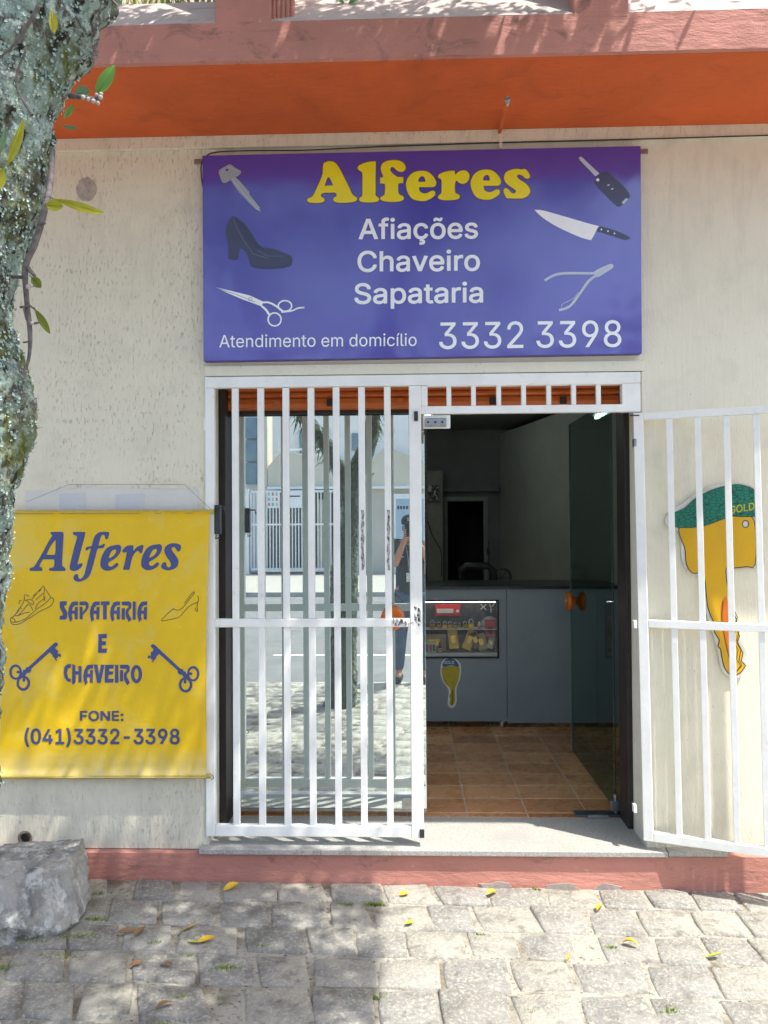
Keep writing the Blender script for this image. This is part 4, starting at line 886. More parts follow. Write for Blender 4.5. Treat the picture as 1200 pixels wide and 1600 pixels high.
# dim things at the back of the shop
M_dm = simple('dark_machine_enamel', (.03, .03, .032), (.05, .05, .05), .35, 20)
pic = thing('framed_picture', 'small framed picture on the dim wall behind the counter', 'picture'); a_, b_ = W(667, 784, 8.6), W(687, 757, 8.6)
MB().box(a_.x, b_.x, 8.6, 8.62, a_.z, b_.z, .004).build('frame', simple('pewter_frame', (.2, .2, .2), rough=.4), pic); MB().box(a_.x+.012, b_.x-.012, 8.595, 8.5985, a_.z+.012, b_.z-.012).build('print', simple('mottled_picture', (.03, .03, .03), (.5, .5, .48), .4, 22, lo=.5, hi=.56), pic)
a_, b_ = W(668, 915, 8.7), W(691, 757, 8.7)
MB().box(a_.x, b_.x, 8.64, 8.7, ZS, zc-.5).build('wall_pier', simple('pale_pier_paint', (.33, .32, .28), rough=.8), shop)
MB().tube([W(667, 812, 8.5), W(676, 838, 8.5), W(688, 858, 8.5), W(690, 870, 8.5), W(690, 900, 8.5)], .006, 6).build('cable', M_dark, shop)
rk = thing('perforated_upright', 'perforated dark steel shelf upright standing behind the counter', 'shelf upright'); a_ = W(665, 900, 6.6)
MB().box(a_.x-.022, a_.x+.018, 6.6, 6.604, ZS, 2.45).build('channel', simple('dark_upright_paint', (.10, .105, .11), rough=.4), rk)
for k in range(40): MB().lathe((a_.x, 6.5995, ZS+.9+k*.038), (0, -1, 0), [(0, .006), (.0008, .006)], 8).build('slot', M_dark, rk)
sm = thing('sewing_machine', 'old black sewing machine with a spoked wheel standing behind the counter', 'sewing machine')
o = W(768, 905, 6.8); oz = 1.05
MB().box(o.x-.34, o.x+.12, 6.75, 6.95, oz-.05, oz+.0).build('machine_bed', M_dm, sm)
MB().tube([(o.x+.02, 6.85, oz), (o.x+.02, 6.85, oz+.16), (o.x-.03, 6.85, oz+.20), (o.x-.22, 6.85, oz+.20), (o.x-.26, 6.85, oz+.17), (o.x-.26, 6.85, oz+.08)], [.045, .035, .032, .03, .032, .02], 12).build('machine_arm', M_dm, sm, True)
wc = (o.x+.10, 6.85, oz+.10)
m = MB().tube([(wc[0]+.075*math.cos(t), 6.85, wc[2]+.075*math.sin(t)) for t in [i*math.tau/28 for i in range(28)]], .010, 8, closed=True)
for t in range(6): m.tube([wc, (wc[0]+.075*math.cos(t*1.047), 6.85, wc[2]+.075*math.sin(t*1.047))], .004, 6)
m.build('hand_wheel', simple('worn_iron_wheel', (.09, .09, .09), rough=.3), sm, True)
MB().tube([(o.x-.02, 6.85, oz+.2), (o.x-.02, 6.85, oz+.42)], .005, 6).lathe((o.x-.02, 6.85, oz+.30), (0, 0, 1), [(0, .02), (.01, .016), (.05, .014), (.055, .02)], 12).build('thread_spool', M_dm, sm)
# ceiling tube lamp (lit; seen mirrored in the open glass door)
lp = thing('tube_lamp', 'lit white tube lamp under the shop ceiling, mirrored in the open glass door', 'lamp')
lx_, ly_ = .2, 7.25; M_lb = simple('white_lamp_body', (.7, .7, .68), rough=.4)
MB().box(lx_-.05, lx_+.05, ly_-.32, ly_+.32, zc-.05, zc-.002, .004).build('lamp_body', simple('white_lamp_body', (.7, .7, .68), rough=.4), lp)
lm_ = bpy.data.materials.new('lit_tube'); lm_.use_nodes = True; lm_.node_tree.nodes['Principled BSDF'].inputs['Emission Color'].default_value = (.8, 1, .93, 1); lm_.node_tree.nodes['Principled BSDF'].inputs['Emission Strength'].default_value = 10
MB().tube([(lx_, ly_-.3, zc-.07), (lx_, ly_+.3, zc-.07)], .014, 10).build('lamp_tube', lm_, lp)
fill_lamp = thing('tube_lamp', 'lit white tube lamp under the ceiling over the shop counter, above the door head', 'lamp')  # added lamp, hidden above the door head, brightens counter front and floor
fill_tube = lm_.copy(); fill_tube.node_tree.nodes['Principled BSDF'].inputs['Emission Strength'].default_value = 34
MB().box(-.95, -.25, 4.55, 4.65, zc-.05, zc-.002, .004).build('lamp_body', M_lb, fill_lamp); MB().tube([(-.92, 4.6, zc-.07), (-.28, 4.6, zc-.07)], .014, 10).build('lamp_tube', fill_tube, fill_lamp)

# ================================================================== things on the pavement
# boulder
def rock():
    P_ = []
    for px, py, Y in ((130,1311,3.34),(139,1402,3.22),(122,1440,3.06),(90,1454,2.98),(40,1454,2.92),(8,1450,2.88),(-60,1440,2.9),(-120,1400,3.0),(-100,1345,3.1),(2,1332,3.20),(55,1318,3.30),(110,1310,3.40),(0,1385,2.98),(60,1392,3.0),(105,1350,3.12),(-60,1330,3.35)):
        P_.append(W(px, py, Y))
    for (x, y, z) in ((-1.46,3.42,-.02),(-1.46,3.42,.10),(-2.1,3.42,-.02),(-2.1,3.42,.1),(-1.42,3.0,-.03),(-1.8,2.86,-.03),(-2.1,3.0,-.03)): P_.append(Vector((x, y, z)))
    bm = bmesh.new(); vs = [bm.verts.new(p) for p in P_]
    r_ = bmesh.ops.convex_hull(bm, input=vs); bmesh.ops.delete(bm, geom=[v for v in bm.verts if not v.link_faces], context='VERTS')
    bmesh.ops.triangulate(bm, faces=bm.faces)
    bmesh.ops.subdivide_edges(bm, edges=bm.edges[:], cuts=1, use_grid_fill=True, smooth=.02)
    for k in range(4): bmesh.ops.subdivide_edges(bm, edges=[e for e in bm.edges if e.calc_length() > .011], cuts=1, use_grid_fill=True)
    bmesh.ops.triangulate(bm, faces=[f for f in bm.faces if len(f.verts) > 4])
    bm.normal_update()
    for v in bm.verts:
        p = v.co; n_ = v.normal
        d = .016*noise.noise(p*5)+.014*abs(noise.noise(p*13+Vector((3, 1, 2))))-.010*abs(noise.noise(Vector((p.x*9+p.z*14, p.y*9, p.z*6))))+.007*noise.noise(p*32)+.004*noise.noise(p*75)
        v.co = p+n_*d
    m = MB().bm(bm); return m
M_rock = Mat('grey_rock', .85); _m = M_rock
_b = _m.mix((.42, .41, .37), (.17, .17, .16), _m.ramp(_m.noise(7, 8, .65, (1, 1, .6), .6), .42, .62)); _b = _m.mix(_b, (.60, .61, .58), _m.math('MULTIPLY', _m.ramp(_m.noise(16, 7, .7, (1, 1, .45)), .52, .60), .9)); _b = _m.mix(_b, (.20, .17, .12), _m.ramp(_m.noise(4, 5), .60, .74))
_m.col(_b); _m.bump(_m.noise(45, 8, .7, (1, 1, .5)), .012); _m.bump(_m.noise(150, 4, .7), .004); M_rock = _m.m
tag(rock().build('boulder', M_rock), 'large rough grey boulder lying against the wall at the lower left', 'rock')

M_fleaf = simple('yellow_fallen_leaf', (.72, .46, .02), (.55, .34, .03), .5, 40); M_bleaf = simple('brown_dry_leaf', (.28, .15, .06), (.2, .1, .04), .6, 40); M_gleaf = simple('yellow_green_leaf', (.52, .50, .03), (.3, .38, .03), .45, 30); M_green = simple('fresh_green_leaf', (.15, .30, .06), (.10, .22, .04), .4, 12)
def leafmesh(L_, wd, curl=.25, fold=.25, n=8):
    m = MB(); pts = []
    for i in range(n+1):
        t = i/n; ww = wd*math.sin(math.pi*min(1, t*.96+.02))**.8*(1-.25*t); z = curl*L_*(math.sin(t*math.pi)-.6*t*t)
        for s_ in (-1, -.5, 0, .5, 1): m.v.append(Vector((t*L_-L_/2, s_*ww/2, z+abs(s_)*ww*fold)))
    for i in range(n):
        for j in range(4): a = i*5+j; m.f.append((a, a+5, a+6, a+1))
    m.tube([(-L_*.78, 0, .002), (-L_*.5, 0, .0)], .0008, 5); return m
def G(px, py, h=.012):       # point on the pavement
    d = ray(px, py); p = CAM+d*((-.02-1.62)/d.z); z = gz(p.x)+h; return CAM+d*((z-1.62)/d.z)
fl = [(361,1385,.055,.030,M_fleaf,.3,'curled yellow leaf on the top row of setts below the gate'), (300,1447,.075,.022,M_fleaf,.5,'slender yellow leaf upper of the pair left of the gate'), (322,1468,.055,.030,M_fleaf,.2,'bright yellow leaf beside a smaller one left of the gate'), (304,1471,.045,.022,M_gleaf,-.3,'pale yellow leaf touching the bright yellow leaf'),
 (219,1455,.050,.026,M_bleaf,1.0,'brown dry leaf standing up between setts right of the boulder'), (198,1455,.06,.022,M_bleaf,.1,'flat brown leaf next to the standing brown leaf'), (213,1505,.04,.016,M_bleaf,.2,'small brown leaf below the pair of brown leaves'), (260,1507,.05,.018,M_bleaf,-.4,'thin tan leaf under the yellow leaves'), (632,1396,.035,.024,M_fleaf,.2,'small orange leaf left of the cement patches'),
 (770,1394,.045,.030,M_fleaf,.6,'orange brown leaf standing against the foot of the plinth'), (938,1417,.045,.030,M_fleaf,.9,'orange leaf caught in the joint below the right cement patch'), (985,1474,.050,.026,M_fleaf,-.5,'yellow leaf on the second row of setts at the right'), (1116,1492,.050,.028,M_gleaf,.1,'pale yellow leaf on a sunlit sett at the far right'), (889,1495,.035,.012,M_fleaf,.8,'tiny tan leaf on a sunlit sett right of centre'), (640,1441,.035,.02,M_gleaf,.6,'pale green leaf at the shadow edge in the middle'), (257,1570,.05,.02,M_bleaf,.3,'dark red leaf near the bottom edge at the left')]
for i, (px, py, L_, wd, mt, rz, lb) in enumerate(fl):
    o = leafmesh(L_*1.25, wd*1.25, rnd.uniform(-.05, .16), rnd.uniform(.05, .35)).build('fallen_leaf', mt, None, True); o.location = G(px, py, .016); o.rotation_euler = (rnd.uniform(-.5, .5), rnd.uniform(-.35, .1), rz+rnd.uniform(-.2, .2))
    tag(o, lb, 'leaf', 'fallen leaves on the setts')
# litter and grass in the joints
deb = MB()
for k in range(2600):
    x = rnd.uniform(-1.7, 1.8); y = rnd.uniform(2.3, 3.46); s_ = rnd.uniform(.0012, .0038)
    if noise.noise(Vector((x*3, y*5, 4))) < -.05: continue
    z = gz(x)-.009; p = Vector((x, y, z)); a = [p+Vector((rnd.uniform(-s_, s_), rnd.uniform(-s_, s_), rnd.uniform(0, s_*1.4))) for _ in range(4)]
    deb.add(a, [(0, 1, 2), (0, 2, 3), (0, 3, 1), (1, 3, 2)])
tag(deb.build('grit', simple('dark_grit', (.12, .10, .075), (.3, .27, .22), .9, 90)), 'dark grit and leaf crumbs lying in the joints of the pavement', 'grit', kind='stuff')
gt = MB()
for (px, py, r_, n) in ((245,1478,.03,60), (293,1497,.02,40), (353,1516,.035,90), (410,1482,.02,40), (90,1498,.05,70), (565,1562,.05,80), (585,1415,.03,70), (540,1417,.03,60), (955,1484,.012,25), (488,1390,.012,14), (835,1392,.02,40), (545,1417,.02,30), (748,1463,.015,25), (1052,1585,.03,30), (1010,1380,.02,20), (12,1513,.05,30), (830,1585,.015,20), (245,1606,.03,20), (280,1562,.02,40), (150,1440,.03,70), (120,1466,.05,90), (40,1474,.05,80), (155,1400,.02,40)):
    c0 = G(px, py, -.004)
    for k in range(n):
        a = rnd.uniform(0, math.tau); q = c0+Vector((math.cos(a)*r_*rnd.random()*1.6, math.sin(a)*r_*rnd.random()*.45, 0)); h_ = rnd.uniform(.008, .022); w_ = rnd.uniform(.0015, .004); d = Vector((rnd.uniform(-.5, .5), rnd.uniform(-.5, .5), 1))*h_; e_v = Vector((math.cos(a), math.sin(a), 0))*w_
        gt.add([q-e_v, q+e_v, q+d*.6+e_v*.8, q+d, q+d*.6-e_v*.8], [(0, 1, 2, 3, 4)])
tag(gt.build('grass', simple('joint_grass', (.16, .26, .035), (.26, .32, .06), .6, 60)), 'short green grass and moss growing in the joints of the pavement', 'grass', kind='stuff')
# planting in the balcony
pg = MB()
for k in range(2600):
    x = rnd.uniform(-2.6, -.66) if k < 1700 else rnd.uniform(-.66, 2.4); y = rnd.uniform(YB+.21, YB+.5)
    h_ = rnd.uniform(.06, .26) if k < 1700 else rnd.uniform(.02, .08); a = rnd.uniform(0, math.tau); q = Vector((x, y, zf+.14)); d = Vector((rnd.uniform(-.45, .45), rnd.uniform(-.5, .3), 1))*h_; w_ = Vector((math.cos(a), math.sin(a), 0))*.005
    pg.add([q-w_, q+w_, q+d*.6+w_, q+d, q+d*.6-w_], [(0, 1, 2, 3, 4)])
tag(pg.build('balcony_grass', simple('balcony_grass', (.24, .34, .06), (.40, .42, .12), .6, 30)), 'green grass growing in the balcony planter', 'grass', kind='stuff')
for px, sg in ((531, 1), (553, -1)):
    o = leafmesh(.05, .028, .1, .2).build('seedling', M_green, None, True); o.location = W(px, 4, YB+.12); o.rotation_euler = (R(70), R(sg*25), R(10)); tag(o, 'small green seedling leaf %s on the balcony ledge' % ('with yellow tip at the left' if sg > 0 else 'at the right, hanging'), 'seedling', 'seedling leaves on the balcony ledge')
# ================================================================== the street tree (seen close at the left and mirrored in the glass)
tree = thing('street_tree', 'lichen covered street tree forking at head height close at the left edge', 'tree')
M_bark = Mat('lichen_bark', .9); _m = M_bark
_n1 = _m.noise(28, 8, .7, dist=.5); _n2 = _m.noise(9, 6, .6); _n3 = _m.noise(75, 6, .7)
_b = _m.mix((.055, .048, .040), (.17, .155, .13), _m.ramp(_n3, .4, .62))
_b = _m.mix(_b, (.36, .46, .40), _m.ramp(_n1, .44, .52)); _b = _m.mix(_b, (.56, .66, .60), _m.ramp(_m.noise(46, 6, .7), .55, .64)); _b = _m.mix(_b, (.32, .42, .37), _m.ramp(_m.noise(20, 5), .56, .62))
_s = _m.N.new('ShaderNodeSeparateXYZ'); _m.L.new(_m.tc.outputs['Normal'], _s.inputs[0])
_moss = _m.math('MULTIPLY', _m.ramp(_s.outputs[0], .55, .95), _m.ramp(_m.noise(14, 7, .7), .46, .58)); _b = _m.mix(_b, (.10, .115, .012), _moss)
_b = _m.mix(_b, (.02, .018, .014), _m.ramp(_m.noise(70, 5, .65, (1, 1, .6)), .46, .38)); _b = _m.mix(_b, (.035, .048, .026), _m.ramp(_s.outputs[1], .25, .75, 0, .85)); _m.col(_b)  # fewer lichen tones facing the glass; backlit darkness mixed into that side's colour
_m.bump(_n1, .010); _m.bump(_n3, .006); M_bark = _m.m
def path(P_, n):
    out = []
    k = len(P_)-1
    for i in range(n+1):
        t = i/n*k; a = min(int(t), k-1); u = t-a; g = lambda j: P_[max(0, min(k, j))]
        p0, p1, p2, p3 = g(a-1), g(a), g(a+1), g(a+2)
        out.append(tuple(.5*(2*p1[c]+(p2[c]-p0[c])*u+(2*p0[c]-5*p1[c]+4*p2[c]-p3[c])*u*u+(3*p1[c]-p0[c]-3*p2[c]+p3[c])*u**3) for c in range(4)))
    return out
def limb(P_, n, m_, amp=.010, nm='trunk', fine=True):
    pp = path(P_, n); mb = MB()
    for i, (x, y, z, r) in enumerate(pp):
        a = Vector(pp[max(0, i-1)][:3]); b = Vector(pp[min(n, i+1)][:3]); t = (b-a).normalized(); u = t.cross(Vector((0, 1, 0))).normalized(); v = t.cross(u)
        for j in range(m_):
            an = math.tau*j/m_; d = u*math.cos(an)+v*math.sin(an); q = Vector((x, y, z))+d*r
            dis = amp*noise.noise(q*7)+amp*.9*noise.noise(q*19)
            if fine: dis += .0065*noise.noise(q*45)+.004*noise.noise(q*110)
            mb.v.append(q+d*dis)
    for i in range(n):
        for j in range(m_): j2 = (j+1) % m_; mb.f.append((i*m_+j, i*m_+j2, (i+1)*m_+j2, (i+1)*m_+j))
    mb.f.append(tuple(n*m_+j for j in range(m_)))
    return mb
def ex(px, py, r): return W(px, py, .80).x-r
T1 = [(-.64, .80, -.06, .15), (-.60, .80, .10, .14), (-.585, .8, .5, .125), (-.575, .8, 1.0, .120), (-.565, .8, 1.3, .112)]
for px, py, r in ((0, 950, .090), (27, 780, .090), (50, 650, .094), (24, 560, .090), (18, 450, .090), (38, 350, .092), (72, 250, .092), (112, 100, .088), (150, 0, .080)):
    q = W(px, py, .8); T1.append((q.x-r-.009, .80, q.z, r))
T1 += [(-.33, .83, 2.40, .070), (-.26, .88, 2.8, .062), (-.05, 1.0, 3.5, .055), (.25, 1.2, 4.3, .04), (.5, 1.4, 5.2, .02)]
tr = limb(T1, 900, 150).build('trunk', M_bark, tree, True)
T2 = [(-.50, .80, 1.80, .07), (-.58, .79, 2.05, .07), (-.74, .76, 2.35, .062), (-.95, .70, 2.65, .055), (-1.25, .6, 3.3, .045), (-1.5, .5, 4.2, .03), (-1.6, .4, 5., .015)]
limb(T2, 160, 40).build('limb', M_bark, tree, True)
for P_ in ([(-.05, 1.0, 3.5, .035), (.3, 1.5, 4.0, .025), (.8, 1.9, 4.5, .012)], [(-1.25, .6, 3.3, .03), (-1.3, 1.3, 3.9, .02), (-1.1, 1.9, 4.4, .01)], [(.25, 1.2, 4.3, .03), (.1, .3, 4.8, .02), (0, -.5, 5.2, .01)], [(-.3, .86, 2.6, .03), (-.1, .5, 3.2, .02), (.3, .1, 3.9, .01)]):
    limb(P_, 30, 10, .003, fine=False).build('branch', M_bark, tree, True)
# lichen scales standing off the bark
lic = MB(); pts_ = [v.co for v in tr.data.vertices]; nor = [v.normal for v in tr.data.vertices]
for k in range(30000):
    i = rnd.randrange(len(pts_)); p = pts_[i]; n_ = Vector(nor[i])
    if p.z < .8 or p.z > 2.5 or n_.y > .3 or noise.noise(p*14) < -.25: continue
    a = n_.cross(Vector((rnd.uniform(-1, 1), rnd.uniform(-1, 1), rnd.uniform(-1, 1)))).normalized(); b = n_.cross(a); s_ = rnd.uniform(.0008, .0024)
    c0 = p+n_*.0012; L_ = [c0+(a*math.cos(t)+b*math.sin(t))*s_*rnd.uniform(.6, 1.2)+n_*rnd.uniform(.0, .002) for t in [j*math.tau/5 for j in range(5)]]
    lic.add([c0-n_*.0005]+L_, [(0, j+1, (j+1) % 5+1) for j in range(5)])
lm2 = Mat('lichen_scale', .9); lm2.col(lm2.mix((.34, .44, .39), (.50, .60, .54), lm2.ramp(lm2.noise(18, 4), .42, .6)))
tag(lic.build('lichen', lm2.m, tree), kind='stuff')
ms = MB()
for k in range(5000):
    i = rnd.randrange(len(pts_)); p = pts_[i]; n_ = Vector(nor[i])
    if not (.8 < p.z < 2.5) or n_.x < .45 or noise.noise(p*9+Vector((4, 4, 4))) < .05: continue
    d = (n_+Vector((rnd.uniform(-.6, .6), rnd.uniform(-.6, .6), rnd.uniform(-.8, .4))))*rnd.uniform(.002, .008); e_v = n_.cross(d).normalized()*.0007
    ms.add([p-e_v, p+e_v, p+d], [(0, 1, 2)])
tag(ms.build('moss', simple('olive_moss', (.16, .17, .015), (.09, .10, .01), .9, 60), tree), kind='stuff')
# epiphyte twigs and leaves near the lens
M_twig = simple('grey_twig_bark', (.10, .085, .08), (.2, .17, .15), .8, 120, .002, 200)
YTW = .78
def twig(pts, r):
    P_ = [tuple(W(a, b, c))+(r*(1-.5*i/len(pts)),) for i, (a, b, c) in enumerate(pts)]
    limb(P_, 14*len(pts), 9, .0008, fine=False).build('twig', M_twig, tree, True)
twig([(82, 235, .80), (78, 290, .79), (68, 335, .78), (55, 380, .78), (40, 418, .78), (42, 470, .78), (47, 520, .78), (45, 560, .78), (36, 586, .78)], .0034)
twig([(20, 432, .80), (30, 433, .79), (40, 433, .78)], .002); twig([(42, 416, .78), (48, 424, .775), (54, 431, .77)], .002); twig([(45, 476, .78), (50, 480, .77), (55, 484, .77)], .0008); twig([(76, 303, .79), (80, 308, .785), (85, 312, .78)], .0008)
twig([(110, 150, .80), (130, 152, .78), (148, 155, .77), (158, 150, .765)], .0030); twig([(60, 10, .68), (30, 60, .69), (0, 90, .7)], .002); twig([(50, 180, .705), (25, 130, .70), (40, 80, .69)], .0016)
twig([(175, 0, .82), (185, 12, .8), (176, 24, .8)], .0008); twig([(42, 500, .78), (36, 478, .775)], .001)
for (a, b) in ((35, 479), (40, 534), (52, 505), (45, 447), (62, 350), (74, 318)): twig([(a-3, b+1, .778), (a+3, b, .776), (a+9, b-1, .775)], .0011)
m = MB()
for a, b, r in ((130,152,.0035),(138,155,.003),(146,158,.0035),(153,161,.003),(157,152,.0035),(158,147,.003),(151,148,.0025),(44,448,.0035),(48,446,.003),(50,505,.0028)):
    r *= .72; c0 = W(a, b, .765); m.lathe(c0-Vector((0, 0, r)), (0, 0, 1), [(0, r*.2), (r*.4, r*.85), (r, r), (r*1.6, r*.8), (r*2, r*.2)], 8)
tag(m.build('white_crust', simple('white_crust', (.50, .45, .40), (.36, .31, .27), .8, 60, .002, 90), tree, True), kind='stuff')
def bleaf(tip, base, wd, mat, Y, dy=0, nm='leaf'):
    a = W(*base, Y); b = W(*tip, Y+dy); L_ = (b-a); u = L_.normalized(); v = u.cross(Vector((0, 1, 0))).normalized(); n_ = u.cross(v)
    mb = MB(); n = 12
    for i in range(n+1):
        t = i/n; ww = wd*math.sin(math.pi*min(1, .04+t*.95))**.75
        for s_ in (-1, -.5, 0, .5, 1): mb.v.append(a+L_*t+v*s_*ww/2+n_*(abs(s_)*ww*.18-.10*L_.length*math.sin(t*2.6)))
    for i in range(n):
        for j in range(4): k = i*5+j; mb.f.append((k, k+5, k+6, k+1))
    mb.tube([a-u*.004, a, a+L_*.98], [.0005, .0006, .0003], 5)
    return mb.build(nm, mat, tree, True, fixn=False)
def leafm(name, c, c2, tr_=.35):
    m = Mat(name, .4); m.col(m.mix(c, c2, m.ramp(m.noise(45, 4), .4, .65)))
    try: m.b.inputs['Transmission Weight'].default_value = 0
    except Exception: pass
    t = m.N.new('ShaderNodeBsdfTranslucent'); t.inputs[0].default_value = (*[min(1, x*1.25) for x in c], 1); mx = m.N.new('ShaderNodeMixShader'); mx.inputs[0].default_value = tr_
    o = m.N['Material Output']; m.L.new(m.b.outputs[0], mx.inputs[1]); m.L.new(t.outputs[0], mx.inputs[2]); m.L.new(mx.outputs[0], o.inputs[0]); return m.m
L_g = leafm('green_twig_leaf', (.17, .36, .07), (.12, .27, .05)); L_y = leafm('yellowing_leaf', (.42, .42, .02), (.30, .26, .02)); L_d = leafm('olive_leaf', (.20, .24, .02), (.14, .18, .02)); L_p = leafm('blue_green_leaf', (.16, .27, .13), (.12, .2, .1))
bleaf((178, 101), (151, 147), .0150, L_g, .775, -.01); bleaf((140, 142), (118, 148), .015, L_p, .79); bleaf((115, 163), (101, 184), .007, L_g, .79); bleaf((121, 200), (99, 197), .0045, L_p, .79)
bleaf((160, 331), (90, 312), .0088, L_y, .775, -.01); bleaf((98, 322), (73, 320), .0125, L_y, .772); bleaf((64, 449), (50, 434), .010, L_d, .77); bleaf((77, 521), (56, 485), .0078, L_d, .77)
bleaf((35, 187), (13, 256), .0088, L_y, .675, -.01); bleaf((84, 50), (81, 18), .0085, L_y, .70, -.01); bleaf((8, 195), (0, 240), .006, L_p, .68); bleaf((2, 262), (-14, 300), .02, L_y, .67)
# fine tendrils low on the trunk
m = MB()
for k in range(14):
    a0 = (50+rnd.uniform(-2, 3), 632+rnd.uniform(-6, 20)); P_ = [W(a0[0]+i*2.2+rnd.uniform(-2, 2), a0[1]+rnd.uniform(-8, 8)*i*.5, .785) for i in range(4)]; m.tube(P_, .0005, 4)
for k in range(12):
    a0 = (143+rnd.uniform(-3, 3), 72+rnd.uniform(-4, 10)); P_ = [W(a0[0]+i*4+rnd.uniform(-2, 2), a0[1]+i*rnd.uniform(-2, 6), .80) for i in range(4)]; m.tube(P_, .0005, 4)
tag(m.build('tendril', M_twig, tree), kind='stuff')
# crown: leaf clumps over the pavement, clear of the sunny right side
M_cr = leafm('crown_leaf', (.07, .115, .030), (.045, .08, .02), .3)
cr_ = MB(); clumps = []
r_ = random.Random(11)
while len(clumps) < 340:
    x, y, z = r_.uniform(-2.8, 2.0), r_.uniform(-1.2, 2.75), r_.uniform(3.55, 6.2)
    if x > .40*z-.40+.25*noise.noise(Vector((y*2, z*2, 1))): continue
    if y > 0 and z < 1.62+.74*y+.35: continue
    clumps.append((x, y, z, r_.uniform(.14, .34)))
n_e = 0
while n_e < 230:
    gx_, gy_, z = r_.uniform(-1.9, -.05), r_.uniform(2.25, 3.5), r_.uniform(3.7, 5.6)
    x, y = gx_+.40*z, gy_-.265*z
    if y > 2.72 or (y > 0 and z < 1.62+.74*y+.3) or noise.noise(Vector((gx_*2.6, gy_*3.4, 6))) < -.12: continue
    clumps.append((x, y, z, r_.uniform(.10, .22))); n_e += 1
n_e = 0
while n_e < 110:
    gx_, gz_, z = r_.uniform(-1.9, .75), r_.uniform(3.35, 3.75), r_.uniform(4.05, 5.4)
    x, y = gx_+.40*(z-gz_), 2.9-.265*(z-gz_)
    if y > 2.80 or z < 1.62+.74*y+.3 or noise.noise(Vector((gx_*3, gz_*3, 2))) < -.2: continue
    clumps.append((x, y, z, r_.uniform(.08, .18))); n_e += 1
nl = 0
for (x, y, z, s_) in clumps:
    for k in range(int(46*s_/.24)):
        d = Vector((r_.gauss(0, 1), r_.gauss(0, 1), r_.gauss(0, .8))); p = Vector((x, y, z))+d*s_*.55
        if p.x > .40*p.z-.12 or (p.y > 0 and p.z < 1.62+.72*p.y+.12) or p.y > 2.86: continue
        a = Vector((r_.gauss(0, 1), r_.gauss(0, 1), r_.gauss(0, .6))).normalized(); b = a.cross(Vector((r_.gauss(0, 1), r_.gauss(0, 1), r_.gauss(0, 1)))).normalized(); L_ = r_.uniform(.05, .10)
        cr_.add([p-a*L_/2, p+b*L_*.22, p+a*L_/2, p-b*L_*.22], [(0, 1, 2, 3)]); nl += 1
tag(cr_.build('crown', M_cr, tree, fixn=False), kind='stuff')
# narrow drooping leaves around the fork, seen only in the mirror glass
fo = MB()
for k in range(420):
    t = r_.random(); br = r_.random() < .55
    base = Vector((-.60-.55*t, .78-.15*t, 2.12+.75*t)) if br else Vector((-.36+.18*t, .83+.08*t, 2.24+.7*t)); base += Vector((r_.gauss(0, .03), r_.gauss(0, .05), 0)); 
    d = Vector((r_.uniform(-1, 1), r_.uniform(-1, .4), r_.uniform(-.6, .3))).normalized(); L_ = r_.uniform(.09, .17); b = d.cross(Vector((0, 0, 1))).normalized()*.009; e_v = base+d*L_*.5+Vector((0, 0, .02)); tip = base+d*L_-Vector((0, 0, .05))
    if min(tip.z, base.z) < 1.62+.74*.9+.02 and max(tip.x, base.x) > -.55: continue
    fo.add([base, e_v+b, tip, e_v-b], [(0, 1, 2, 3)])
tag(fo.build('epiphyte_leaf', M_cr, tree, fixn=False), kind='stuff')

# ================================================================== the photographer, seen mirrored in the glass
per = thing('person', 'person in dark shirt, jeans and cap holding up a phone, mirrored in the glass door', 'person')
M_shirt = simple('dark_navy_shirt', (.025, .035, .055), (.04, .05, .07), .8, 8, .003, 25); M_jean = simple('blue_jeans', (.05, .085, .15), (.09, .13, .21), .85, 10, .003, 40); M_skin = simple('skin', (.50, .27, .19), (.44, .22, .16), .5, 20); M_cap = simple('black_cap', (.02, .02, .022), rough=.8); M_shoe_ = simple('dark_shoes', (.03, .03, .03), rough=.6)
def skin(name, nodes, edges, root, mat, par, sub=2):
    keys = list(nodes); me = bpy.data.meshes.new(name); me.from_pydata([nodes[k][0] for k in keys], [(keys.index(a), keys.index(b)) for a, b in edges], [])
    o = bpy.data.objects.new(name, me); COL.objects.link(o); mo = o.modifiers.new('s', 'SKIN'); mo.use_smooth_shade = True
    bm = bmesh.new(); bm.from_mesh(me); lay = bm.verts.layers.skin.verify(); bm.verts.ensure_lookup_table()
    for i, k in enumerate(keys): r = nodes[k][1]; bm.verts[i][lay].radius = r if isinstance(r, tuple) else (r, r); bm.verts[i][lay].use_root = (k == root)
    bm.to_mesh(me); bm.free(); s = o.modifiers.new('d', 'SUBSURF'); s.levels = s.render_levels = sub
    dg = bpy.context.evaluated_depsgraph_get(); m2 = bpy.data.meshes.new_from_object(o.evaluated_get(dg)); m2.name = name; o.modifiers.clear(); o.data = m2; m2.materials.clear(); m2.materials.append(mat)
    for p in m2.polygons: p.use_smooth = True
    o.parent = par; return o
X0, Y0 = .045, -.30
